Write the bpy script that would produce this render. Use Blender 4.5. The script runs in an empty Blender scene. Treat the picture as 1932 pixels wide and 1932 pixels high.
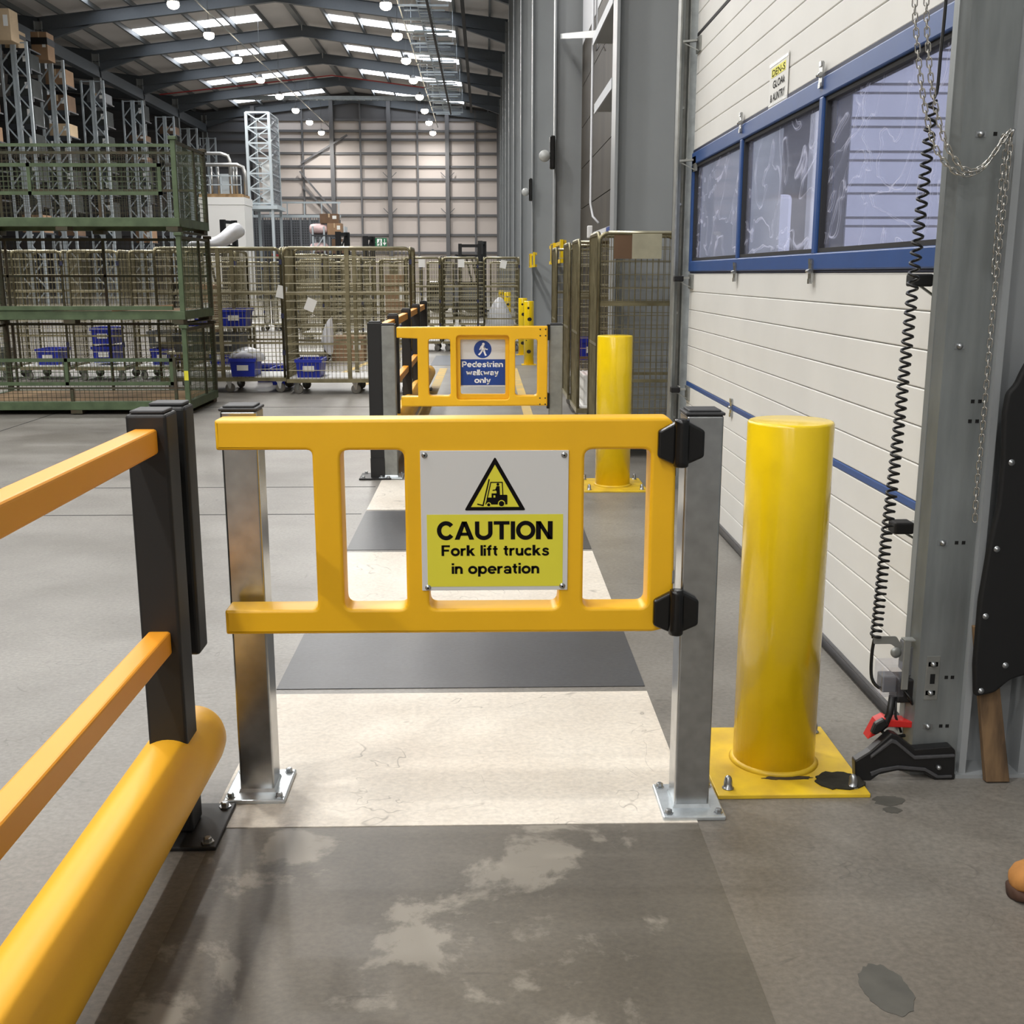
import bpy, bmesh, math, random
from mathutils import Vector, Matrix
random.seed(7)
SC = bpy.context.scene
COL = SC.collection
# ------------------------------------------------------------------ camera
cam = bpy.data.cameras.new('camera')
cam.sensor_width = 36.0
cam.lens = 36.0 * 2090.0 / 1932.0
cam.clip_end = 400
camo = bpy.data.objects.new('camera', cam)
camo.location = (0, 0, 1.45)
camo.rotation_euler = (math.radians(90 - 12.0985), 0, math.radians(-1.3668))
COL.objects.link(camo)
SC.camera = camo
# ------------------------------------------------------------------ world, exposure
SKY = 2.3            # overcast daylight outside the building
LAMP_W = 360.0        # each high bay lamp
ROOFLIGHT = 7.0       # daylight coming through the rooflight sheets
world = bpy.data.worlds.new('world')
SC.world = world
world.use_nodes = True
world.node_tree.nodes['Background'].inputs[0].default_value = (0.93, 0.96, 1.0, 1)
world.node_tree.nodes['Background'].inputs[1].default_value = SKY
SC.view_settings.view_transform = 'Standard'
SC.view_settings.look = 'None'
SC.view_settings.gamma = 1.0
SC.view_settings.use_curve_mapping = False
SC.view_settings.exposure = -0.04

# ------------------------------------------------------------------ materials
def lin(c):
    return tuple((v / 255 / 12.92) if v / 255 <= 0.04045 else ((v / 255 + 0.055) / 1.055) ** 2.4 for v in c)
M = {}
def mat(name, rgb, rough=0.5, metal=0.0, var=0.0, scale=8.0, bump=0.0, rgb2=None, stretch=None, spec=0.5, coat=0.0, emit=0.0):
    m = bpy.data.materials.new(name); M[name] = m
    m.use_nodes = True
    nt = m.node_tree; b = nt.nodes['Principled BSDF']
    c = lin(rgb)
    b.inputs['Base Color'].default_value = (*c, 1)
    b.inputs['Roughness'].default_value = rough
    b.inputs['Metallic'].default_value = metal
    b.inputs['Specular IOR Level'].default_value = spec
    if coat: b.inputs['Coat Weight'].default_value = coat
    if emit:
        b.inputs['Emission Color'].default_value = (*c, 1)
        b.inputs['Emission Strength'].default_value = emit
    if var or rgb2 or bump:
        tc = nt.nodes.new('ShaderNodeTexCoord'); mp = nt.nodes.new('ShaderNodeMapping')
        nt.links.new(tc.outputs['Object'], mp.inputs[0])
        if stretch: mp.inputs['Scale'].default_value = stretch
        n = nt.nodes.new('ShaderNodeTexNoise'); n.inputs['Scale'].default_value = scale
        n.inputs['Detail'].default_value = 5
        nt.links.new(mp.outputs[0], n.inputs['Vector'])
        r = nt.nodes.new('ShaderNodeValToRGB')
        r.color_ramp.elements[0].position = 0.32; r.color_ramp.elements[1].position = 0.68
        c2 = lin(rgb2) if rgb2 else tuple(v * (1 - var) for v in c)
        c1 = c if rgb2 else tuple(min(1, v * (1 + var * 0.5)) for v in c)
        r.color_ramp.elements[0].color = (*c2, 1); r.color_ramp.elements[1].color = (*c1, 1)
        nt.links.new(n.outputs['Fac'], r.inputs[0])
        nt.links.new(r.outputs[0], b.inputs['Base Color'])
        if bump:
            bp = nt.nodes.new('ShaderNodeBump'); bp.inputs['Strength'].default_value = bump
            bp.inputs['Distance'].default_value = 0.004
            nt.links.new(n.outputs['Fac'], bp.inputs['Height'])
            nt.links.new(bp.outputs[0], b.inputs['Normal'])
    return m

mat('yellow_poly', (240, 184, 22), 0.42, var=0.06, scale=3)
mat('orange_poly', (250, 166, 40), 0.45, var=0.05, scale=3)
mat('bumper_yellow', (240, 178, 40), 0.45, var=0.06, scale=3)
mat('black_poly', (25, 25, 25), 0.5, var=0.1, scale=5)
mat('hinge_black', (12, 12, 12), 0.25)
mat('galv', (182, 184, 184), 0.24, 0.95, var=0.15, scale=22)
mat('galv_dull', (150, 152, 148), 0.45, 0.6, var=0.2, scale=14)
mat('plate_zinc', (205, 212, 216), 0.35, 0.75, var=0.15, scale=30)
mat('bolt', (165, 168, 170), 0.3, 0.9)
mat('cap_black', (52, 53, 55), 0.6)
mat('bollard_yellow', (243, 207, 20), 0.22, var=0.08, scale=4, coat=0.3)
mat('plate_yellow', (236, 200, 40), 0.45, rgb2=(206, 170, 50), scale=9)
mat('grout_dark', (38, 36, 26), 0.9, var=0.4, scale=30, bump=0.6)
mat('rust_dark', (70, 60, 40), 0.9, var=0.4, scale=30)
mat('sign_white', (212, 212, 210), 0.4)
mat('sign_yellow', (226, 218, 62), 0.4)
mat('sign_black', (14, 11, 11), 0.8, spec=.15)
mat('sign_blue', (24, 62, 140), 0.4)
mat('sign_pure', (240, 240, 240), 0.4)
mat('door_cream', (217, 216, 211), 0.5, var=0.04, scale=2.5)
mat('door_blue', (38, 74, 132), 0.4, var=0.06)
mat('door_navy', (22, 32, 62), 0.5)
mat('gasket', (28, 28, 30), 0.7)
mat('seal_grey', (70, 70, 72), 0.5, var=0.2, stretch=(8, 1, 8))
mat('steel_grey', (148, 152, 154), 0.36, var=0.05, scale=1.5)
mat('steel_light', (168, 174, 180), 0.42, var=0.05, scale=1.5)
mat('track_galv', (140, 145, 145), 0.42, 0.55, var=0.22, scale=6, stretch=(3, 3, .5))
mat('hole', (6, 6, 6), 0.9)
mat('chain_metal', (190, 188, 182), 0.25, 0.9)
mat('cable_black', (14, 14, 15), 0.45)
mat('rubber_black', (8, 8, 9), 0.75, var=0.3, scale=6)
mat('guard_black', (24, 24, 25), 0.4, var=0.2)
mat('red_paint', (196, 38, 34), 0.4)
mat('wood_old', (128, 102, 72), 0.85, rgb2=(74, 58, 42), scale=5, stretch=(6, 6, 1))
mat('wood_ply', (168, 138, 98), 0.8, rgb2=(120, 96, 66), scale=3)
mat('boot_tan', (172, 118, 58), 0.8, var=0.15, scale=30, bump=0.2)
mat('boot_sole', (66, 42, 28), 0.8)
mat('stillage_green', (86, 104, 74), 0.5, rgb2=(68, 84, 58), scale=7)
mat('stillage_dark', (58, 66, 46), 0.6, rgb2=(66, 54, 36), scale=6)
mat('cage_gold', (148, 141, 112), 0.35, 0.6, rgb2=(112, 105, 80), scale=6)
mat('cage_gold_bright', (208, 203, 178), 0.3, 0.6, var=0.15, scale=8)  # paler cage gold: highlight painted on horizontal wires and top tubes; also shelf tops
mat('cage_deck', (222, 222, 220), 0.6)
mat('wheel_grey', (120, 118, 112), 0.6)
mat('wheel_black', (22, 22, 22), 0.6)
mat('clip_navy', (30, 34, 66), 0.5)
mat('tote_blue', (22, 44, 165), 0.4)
mat('tote_navy', (30, 44, 110), 0.45)
mat('tote_grey', (96, 99, 102), 0.5)
mat('paper', (226, 226, 222), 0.7)
mat('bag_white', (224, 226, 232), 0.35, var=0.12, scale=6, bump=0.5)
mat('bag_pink', (214, 186, 186), 0.6, var=0.15, scale=6, bump=0.5)
mat('carton', (150, 120, 92), 0.85, var=0.1, scale=3)
mat('carton_dark', (108, 84, 64), 0.85, var=0.15, scale=3)
mat('carton_pale', (192, 168, 136), 0.85, var=0.08, scale=3)
mat('tape_black', (20, 18, 18), 0.5)
mat('rack_galv', (178, 188, 194), 0.4, 0.3, var=0.12, scale=3)
mat('rack_beam', (40, 44, 50), 0.5)
mat('dark_goods', (44, 48, 46), 0.8, var=0.4, scale=3)
mat('roof_sheet', (205, 200, 196), 0.6, var=0.08, scale=.4)
mat('roof_steel', (84, 90, 96), 0.5, var=0.05)
mat('purlin_grey', (100, 104, 106), 0.5)
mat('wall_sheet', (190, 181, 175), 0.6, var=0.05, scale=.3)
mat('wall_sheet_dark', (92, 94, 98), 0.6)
mat('girt_grey', (92, 92, 94), 0.5)
mat('white_room', (214, 214, 212), 0.6)
mat('tower_steel', (176, 186, 192), 0.45, 0.3)
mat('mesh_grey', (118, 122, 128), 0.6, 0.2)
mat('duct', (178, 178, 176), 0.3, 0.8)
mat('mast_black', (14, 14, 16), 0.5)
mat('exit_green', (18, 110, 70), 0.5)
mat('outside_rib', (198, 200, 216), 0.5, var=0.05, scale=1)
mat('outside_gap', (120, 118, 126), 0.6)
mat('asphalt', (120, 120, 124), 0.9)
mat('line_yellow', (214, 176, 84), 0.6, rgb2=(178, 160, 112), scale=5)
mat('line_white', (224, 222, 214), 0.5)
mat('brown_panel', (66, 60, 50), 0.6, rgb2=(46, 41, 34), scale=2, stretch=(1, 1, .2))
mat('lamp_lens', (255, 240, 214), 0.5, emit=30.0)
mat('lamp_body', (120, 122, 124), 0.5)
mat('rooflight', (240, 246, 255), 0.5, emit=ROOFLIGHT)
mat('pipe_red', (170, 60, 60), 0.5)
mat('highlight_yellow', (238, 232, 110), 0.6)
mat('scuff', (30, 26, 14), 0.8)
mat('clear_plastic', (190, 192, 190), 0.15, var=0.15, scale=20)
mat('curtain_pale', (206, 208, 212), 0.6)

def glass_mat(name, tint, gloss, scratch):
    m = bpy.data.materials.new(name); M[name] = m; m.use_nodes = True
    nt = m.node_tree; nt.nodes.clear()
    out = nt.nodes.new('ShaderNodeOutputMaterial')
    tr = nt.nodes.new('ShaderNodeBsdfTransparent'); tr.inputs[0].default_value = (*tint, 1)
    gl = nt.nodes.new('ShaderNodeBsdfGlossy'); gl.inputs['Roughness'].default_value = 0.06
    gl.inputs[0].default_value = (.9, .92, 1, 1)
    mx = nt.nodes.new('ShaderNodeMixShader'); mx.inputs[0].default_value = gloss
    nt.links.new(tr.outputs[0], mx.inputs[1]); nt.links.new(gl.outputs[0], mx.inputs[2])
    # worn scratches scatter light
    tc = nt.nodes.new('ShaderNodeTexCoord'); n = nt.nodes.new('ShaderNodeTexNoise')
    n.inputs['Scale'].default_value = 2.2; n.inputs['Detail'].default_value = 1.5; n.inputs['Distortion'].default_value = 2.5
    nt.links.new(tc.outputs['Object'], n.inputs['Vector'])
    r = nt.nodes.new('ShaderNodeValToRGB'); e = r.color_ramp.elements
    e[0].position = .485; e[0].color = (0, 0, 0, 1); e[1].position = .5; e[1].color = (1, 1, 1, 1)
    e2 = r.color_ramp.elements.new(.515); e2.color = (0, 0, 0, 1)
    nt.links.new(n.outputs['Fac'], r.inputs[0])
    mu = nt.nodes.new('ShaderNodeMath'); mu.operation = 'MULTIPLY_ADD'; mu.inputs[1].default_value = scratch; mu.inputs[2].default_value = .07
    nt.links.new(r.outputs[0], mu.inputs[0])
    df = nt.nodes.new('ShaderNodeBsdfTranslucent'); df.inputs[0].default_value = (.9, .9, 1, 1)
    d2 = nt.nodes.new('ShaderNodeBsdfDiffuse'); d2.inputs[0].default_value = (.8, .8, .9, 1)
    ad = nt.nodes.new('ShaderNodeMixShader'); ad.inputs[0].default_value = .5
    nt.links.new(df.outputs[0], ad.inputs[1]); nt.links.new(d2.outputs[0], ad.inputs[2])
    m2 = nt.nodes.new('ShaderNodeMixShader')
    nt.links.new(mu.outputs[0], m2.inputs[0]); nt.links.new(mx.outputs[0], m2.inputs[1]); nt.links.new(ad.outputs[0], m2.inputs[2])
    nt.links.new(m2.outputs[0], out.inputs[0])
glass_mat('door_glass', (.86, .87, .95), .16, .3)
glass_mat('clear_sheet', (.95, .95, .97), .1, .05)

def floor_mat(name, base, dark, patch, patch_pos, rough, grain=1.0, spec=.5, amp=.78, crack=.0, near_rgb=None):
    m = bpy.data.materials.new(name); M[name] = m; m.use_nodes = True
    nt = m.node_tree; b = nt.nodes['Principled BSDF']; L = nt.links.new
    tc = nt.nodes.new('ShaderNodeTexCoord')
    def noise(scale, detail, stretch=None, dist=0.0):
        v = tc.outputs['Object']
        if stretch:
            mp = nt.nodes.new('ShaderNodeMapping'); mp.inputs['Scale'].default_value = stretch; L(v, mp.inputs[0]); v = mp.outputs[0]
        n = nt.nodes.new('ShaderNodeTexNoise'); n.inputs['Scale'].default_value = scale; n.inputs['Detail'].default_value = detail
        n.inputs['Roughness'].default_value = .62; n.inputs['Distortion'].default_value = dist; L(v, n.inputs['Vector']); return n.outputs['Fac']
    def ramp(f, p0, p1, c0=(0, 0, 0), c1=(1, 1, 1)):
        r = nt.nodes.new('ShaderNodeValToRGB'); e = r.color_ramp.elements
        e[0].position = p0; e[1].position = p1; e[0].color = (*c0, 1); e[1].color = (*c1, 1); L(f, r.inputs[0]); return r.outputs[0]
    def mix(f, a, c):
        x = nt.nodes.new('ShaderNodeMix'); x.data_type = 'RGBA'
        if isinstance(f, float): x.inputs[0].default_value = f
        else: L(f, x.inputs[0])
        for i, v in ((6, a), (7, c)):
            if isinstance(v, tuple): x.inputs[i].default_value = (*v, 1)
            else: L(v, x.inputs[i])
        return x.outputs[2]
    big = ramp(noise(.9, 6), .35, .65, lin(dark), lin(base))
    fine = ramp(noise(58 * grain, 10, (1, 1.25, 1)), .3, .7, (amp, amp, amp), (1.1, 1.095, 1.085))
    mul = nt.nodes.new('ShaderNodeMix'); mul.data_type = 'RGBA'; mul.blend_type = 'MULTIPLY'; mul.inputs[0].default_value = 1
    L(big, mul.inputs[6]); L(fine, mul.inputs[7]); c = mul.outputs[2]
    if near_rgb:       # browner, darker tone towards low Y, ragged edge
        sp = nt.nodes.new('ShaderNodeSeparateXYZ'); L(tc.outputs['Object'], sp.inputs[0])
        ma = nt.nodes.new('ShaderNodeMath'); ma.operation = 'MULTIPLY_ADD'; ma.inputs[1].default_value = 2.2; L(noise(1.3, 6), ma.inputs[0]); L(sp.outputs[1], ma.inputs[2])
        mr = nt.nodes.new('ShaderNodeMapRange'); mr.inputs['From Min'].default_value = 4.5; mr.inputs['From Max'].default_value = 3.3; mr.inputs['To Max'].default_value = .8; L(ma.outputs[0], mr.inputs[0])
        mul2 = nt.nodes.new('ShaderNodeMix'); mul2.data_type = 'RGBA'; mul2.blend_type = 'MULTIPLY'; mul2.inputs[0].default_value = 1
        mul2.inputs[6].default_value = (*lin(near_rgb), 1); L(fine, mul2.inputs[7])
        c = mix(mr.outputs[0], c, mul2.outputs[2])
    # worn patches and dark scuffs with shapes of their own
    if patch:
        c = mix(ramp(noise(3.1, 7, None, .25), patch_pos, patch_pos + .05), c, lin(patch))
    scf = ramp(noise(7, 10, (.35, 2.2, 1), 1.2), .66, .72)
    sm = nt.nodes.new('ShaderNodeMath'); sm.operation = 'MULTIPLY'; sm.inputs[1].default_value = .4; L(scf, sm.inputs[0])
    c = mix(sm.outputs[0], c, tuple(v * .55 for v in lin(dark)))
    if crack:       # hairline marks, broken up
        ln = nt.nodes.new('ShaderNodeValToRGB'); e = ln.color_ramp.elements; e[0].position = .493; e[0].color = (0, 0, 0, 1); e[1].position = .5; e[1].color = (1, 1, 1, 1); k = e.new(.507); k.color = (0, 0, 0, 1)
        L(noise(2.6, 3, None, 1.0), ln.inputs[0]); br = ramp(noise(4.3, 3), .5, .6)
        mm = nt.nodes.new('ShaderNodeMath'); mm.operation = 'MULTIPLY'; L(ln.outputs[0], mm.inputs[0]); L(br, mm.inputs[1])
        m3 = nt.nodes.new('ShaderNodeMath'); m3.operation = 'MULTIPLY'; m3.inputs[1].default_value = crack; L(mm.outputs[0], m3.inputs[0])
        c = mix(m3.outputs[0], c, tuple(v * .4 for v in lin(dark)))
    L(c, b.inputs['Base Color'])
    b.inputs['Roughness'].default_value = rough; b.inputs['Specular IOR Level'].default_value = spec
    bp = nt.nodes.new('ShaderNodeBump'); bp.inputs['Strength'].default_value = .12; bp.inputs['Distance'].default_value = .003
    L(noise(60, 4), bp.inputs['Height']); L(bp.outputs[0], b.inputs['Normal'])
floor_mat('concrete', (140, 137, 131), (112, 108, 102), None, .6, .42, crack=.5, amp=.7, near_rgb=(114, 107, 97))
floor_mat('walk_white', (226, 220, 209), (206, 197, 184), None, .6, .5, amp=.84, crack=.7, spec=.3)
floor_mat('walk_dark', (74, 76, 80), (60, 61, 64), None, .6, .42)
floor_mat('walk_worn', (108, 102, 92), (90, 85, 76), (134, 128, 117), .545, .45)

# ------------------------------------------------------------------ mesh helpers
class MB:
    def __init__(s): s.v = []; s.f = []; s.sm = []; s.mi = []; s.cur = 0
    def add(s, vs, fs, smooth=False):
        o = len(s.v); s.v += [tuple(v) for v in vs]; s.f += [tuple(i + o for i in f) for f in fs]; s.sm += [smooth] * len(fs); s.mi += [s.cur] * len(fs); return s
    def box(s, x0, x1, y0, y1, z0, z1):
        return s.add([(x0, y0, z0), (x1, y0, z0), (x1, y1, z0), (x0, y1, z0), (x0, y0, z1), (x1, y0, z1), (x1, y1, z1), (x0, y1, z1)],
                     [(0, 3, 2, 1), (4, 5, 6, 7), (0, 1, 5, 4), (1, 2, 6, 5), (2, 3, 7, 6), (3, 0, 4, 7)])
    def frame(s, p0, p1):
        p0 = Vector(p0); p1 = Vector(p1); d = (p1 - p0).normalized()
        up = Vector((0, 0, 1)) if abs(d.z) < .95 else Vector((0, 1, 0))
        a = d.cross(up).normalized(); b = a.cross(d).normalized(); return p0, p1, a, b
    def bar(s, p0, p1, w, h=None):
        h = w if h is None else h
        p0, p1, a, b = s.frame(p0, p1); a *= w / 2; b *= h / 2
        return s.add([p0 - a - b, p0 + a - b, p0 + a + b, p0 - a + b, p1 - a - b, p1 + a - b, p1 + a + b, p1 - a + b],
                     [(0, 3, 2, 1), (4, 5, 6, 7), (0, 1, 5, 4), (1, 2, 6, 5), (2, 3, 7, 6), (3, 0, 4, 7)])
    def cyl(s, p0, p1, r, n=12, r1=None, caps=True):
        r1 = r if r1 is None else r1
        p0, p1, a, b = s.frame(p0, p1); vs = []
        for p, q in ((p0, r), (p1, r1)):
            for i in range(n):
                t = 2 * math.pi * i / n; vs.append(p + a * (q * math.cos(t)) + b * (q * math.sin(t)))
        s.add(vs, [(i, (i + 1) % n, n + (i + 1) % n, n + i) for i in range(n)], True)
        if caps: s.add(vs, [tuple(range(n))[::-1], tuple(range(n, 2 * n))])
        return s
    def tube(s, pts, r, n=8, closed=False):
        pts = [Vector(p) for p in pts]; m = len(pts); vs = []; pa = None
        for i, p in enumerate(pts):
            d = (pts[(i + 1) % m] - pts[i - 1]) if closed else (pts[min(i + 1, m - 1)] - pts[max(i - 1, 0)])
            d.normalize()
            if pa is None:
                up = Vector((0, 0, 1)) if abs(d.z) < .95 else Vector((0, 1, 0)); a = d.cross(up).normalized()
            else: a = (pa - d * pa.dot(d)).normalized()
            pa = a; b = a.cross(d)
            for k in range(n):
                t = 2 * math.pi * k / n; vs.append(p + a * (r * math.cos(t)) + b * (r * math.sin(t)))
        fs = []
        for i in range(m if closed else m - 1):
            j = (i + 1) % m
            for k in range(n): fs.append((i * n + k, i * n + (k + 1) % n, j * n + (k + 1) % n, j * n + k))
        s.add(vs, fs, True)
        if not closed: s.add(vs, [tuple(range(n))[::-1], tuple(range((m - 1) * n, m * n))])
        return s
    def lathe(s, prof, c=(0, 0, 0), n=24, axis='z'):
        vs = []
        for r, h in prof:
            for i in range(n):
                t = 2 * math.pi * i / n; p = (r * math.cos(t), r * math.sin(t), h)
                if axis == 'y': p = (p[0], p[2], p[1])
                if axis == 'x': p = (p[2], p[0], p[1])
                vs.append((p[0] + c[0], p[1] + c[1], p[2] + c[2]))
        m = len(prof)
        s.add(vs, [(j * n + i, j * n + (i + 1) % n, (j + 1) * n + (i + 1) % n, (j + 1) * n + i) for j in range(m - 1) for i in range(n)], n > 8)
        if prof[0][0] > 1e-6: s.add(vs[:n], [tuple(range(n))[::-1]])
        if prof[-1][0] > 1e-6: s.add(vs[-n:], [tuple(range(n))])
        return s
    def prism(s, poly, y0, y1):            # polygon in XZ extruded along Y (convex or simple)
        n = len(poly); vs = [(x, y0, z) for x, z in poly] + [(x, y1, z) for x, z in poly]
        return s.add(vs, [tuple(range(n)), tuple(range(n, 2 * n))[::-1]] + [(i, n + i, n + (i + 1) % n, (i + 1) % n) for i in range(n)])
    def data(s, name):
        me = bpy.data.meshes.new(name); me.from_pydata(s.v, [], s.f); me.update()
        if any(s.sm): me.polygons.foreach_set('use_smooth', s.sm)
        if any(s.mi): me.polygons.foreach_set('material_index', s.mi)
        bm = bmesh.new(); bm.from_mesh(me); bmesh.ops.remove_doubles(bm, verts=bm.verts, dist=1e-5) if len(s.v) < 4000 else None
        bmesh.ops.recalc_face_normals(bm, faces=bm.faces); bm.to_mesh(me); bm.free()
        return me
    def build(s, name, m, parent=None, bevel=0.0, seg=2, loc=None):
        me = s.data(name); me.materials.append(M[m]); o = obj(name, me, parent, loc)
        if bevel:
            b = o.modifiers.new('bevel', 'BEVEL'); b.width = bevel; b.segments = seg; b.limit_method = 'ANGLE'; b.angle_limit = math.radians(40)
            w = o.modifiers.new('wn', 'WEIGHTED_NORMAL') if False else None
        return o
def obj(name, me, parent=None, loc=None):
    o = bpy.data.objects.new(name, me); COL.objects.link(o)
    if parent: o.parent = parent
    if loc: o.location = loc
    return o
def tag(o, label=None, cat=None, group=None, kind=None):
    if label: o['label'] = label
    if cat: o['category'] = cat
    if group: o['group'] = group
    if kind: o['kind'] = kind
    return o
def thing(name, label, cat, loc=(0, 0, 0), group=None, rz=0.0):
    o = obj(name, None); o.location = loc; o.rotation_euler.z = rz; o.empty_display_size = .1
    return tag(o, label, cat, group)
def copy_tree(o, parent=None):
    c = o.copy(); COL.objects.link(c); c.parent = parent
    for ch in list(o.children): copy_tree(ch, c)
    return c
def dup(o, loc, label, rz=0.0, group=None, cat=None):
    c = copy_tree(o); c.location = loc; c.rotation_euler.z = rz; c['label'] = label
    if group: c['group'] = group
    return c
def fillet(poly, r, n=4):
    out = []; m = len(poly)
    for i in range(m):
        p = Vector(poly[i][:2]); rr = poly[i][2] if len(poly[i]) > 2 else r
        a = Vector(poly[i - 1][:2]) - p; b = Vector(poly[(i + 1) % m][:2]) - p
        rr = min(rr, a.length * .45, b.length * .45)
        if rr <= 0: out.append(tuple(p)); continue
        p0 = p + a.normalized() * rr; p1 = p + b.normalized() * rr
        for k in range(n + 1):
            t = k / n; q = p0 * (1 - t) ** 2 + p * 2 * t * (1 - t) + p1 * t ** 2; out.append((q.x, q.y))
    return out
DG = None
def to_mesh_object(curve_obj, name, m, parent=None):
    dg = bpy.context.evaluated_depsgraph_get()
    me = bpy.data.meshes.new_from_object(curve_obj.evaluated_get(dg))
    cu = curve_obj.data; bpy.data.objects.remove(curve_obj); bpy.data.curves.remove(cu)
    me.materials.clear(); me.materials.append(M[m]); me.name = name
    return obj(name, me, parent)
def plate(name, m, polys, y0, y1, bevel=0.0, parent=None, res=2):
    """outline with holes in XZ, thickness y0..y1 (y0 the near face)"""
    cu = bpy.data.curves.new(name, 'CURVE'); cu.dimensions = '2D'; cu.fill_mode = 'BOTH'
    for poly in polys:
        sp = cu.splines.new('POLY'); sp.points.add(len(poly) - 1); sp.use_cyclic_u = True
        for p, q in zip(sp.points, poly): p.co = (q[0], q[1], 0, 1)
    cu.extrude = max(1e-5, (y1 - y0) / 2 - bevel); cu.bevel_depth = bevel; cu.bevel_resolution = res; cu.offset = -bevel
    o = bpy.data.objects.new(name, cu); COL.objects.link(o); bpy.context.view_layer.update()
    r = to_mesh_object(o, name, m, parent)
    r.data.transform(Matrix.Translation((0, (y0 + y1) / 2, 0)) @ Matrix.Rotation(math.radians(90), 4, 'X'))
    if bevel:
        r.data.polygons.foreach_set('use_smooth', [p.area < 1e9 for p in r.data.polygons]); r.data.update()
        e = r.modifiers.new('split', 'EDGE_SPLIT'); e.split_angle = math.radians(35)
    return r
def scrawl(name, body, m, x0, x1, zbase, capz, y, parent, bold=.02, spacing=1.0, extr=.0003, fit=True, rot=None, align='C'):
    """letters standing in XZ at depth y: fitted between x0 and x1, baseline zbase, capital height to capz"""
    cu = bpy.data.curves.new(name, 'FONT'); cu.body = body; cu.size = 1.0; cu.offset = bold; cu.space_character = spacing
    cu.resolution_u = 3; cu.extrude = 0.0
    o = bpy.data.objects.new(name, cu); COL.objects.link(o); bpy.context.view_layer.update()
    r = to_mesh_object(o, name, m, parent)
    xs = [v.co.x for v in r.data.vertices]; a, b = min(xs), max(xs)
    sx = (x1 - x0) / (b - a); sz = (capz - zbase) / 0.73
    for v in r.data.vertices:
        x, z = v.co.x, v.co.y
        v.co = (x0 + (x - a) * sx, y, zbase + z * sz)
    r.data.update()
    return r
def disc_poly(cx, cz, r, n=24): return [(cx + r * math.cos(2 * math.pi * i / n), cz + r * math.sin(2 * math.pi * i / n)) for i in range(n)]
def stroke(mb, pts, w, y0, y1):
    for p, q in zip(pts[:-1], pts[1:]):
        p = Vector(p); q = Vector(q); d = (q - p).normalized(); n = Vector((-d.y, d.x)) * (w / 2); p = p - d * w * .3; q = q + d * w * .3
        mb.prism([tuple(p + n), tuple(q + n), tuple(q - n), tuple(p - n)], y0, y1)

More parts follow.
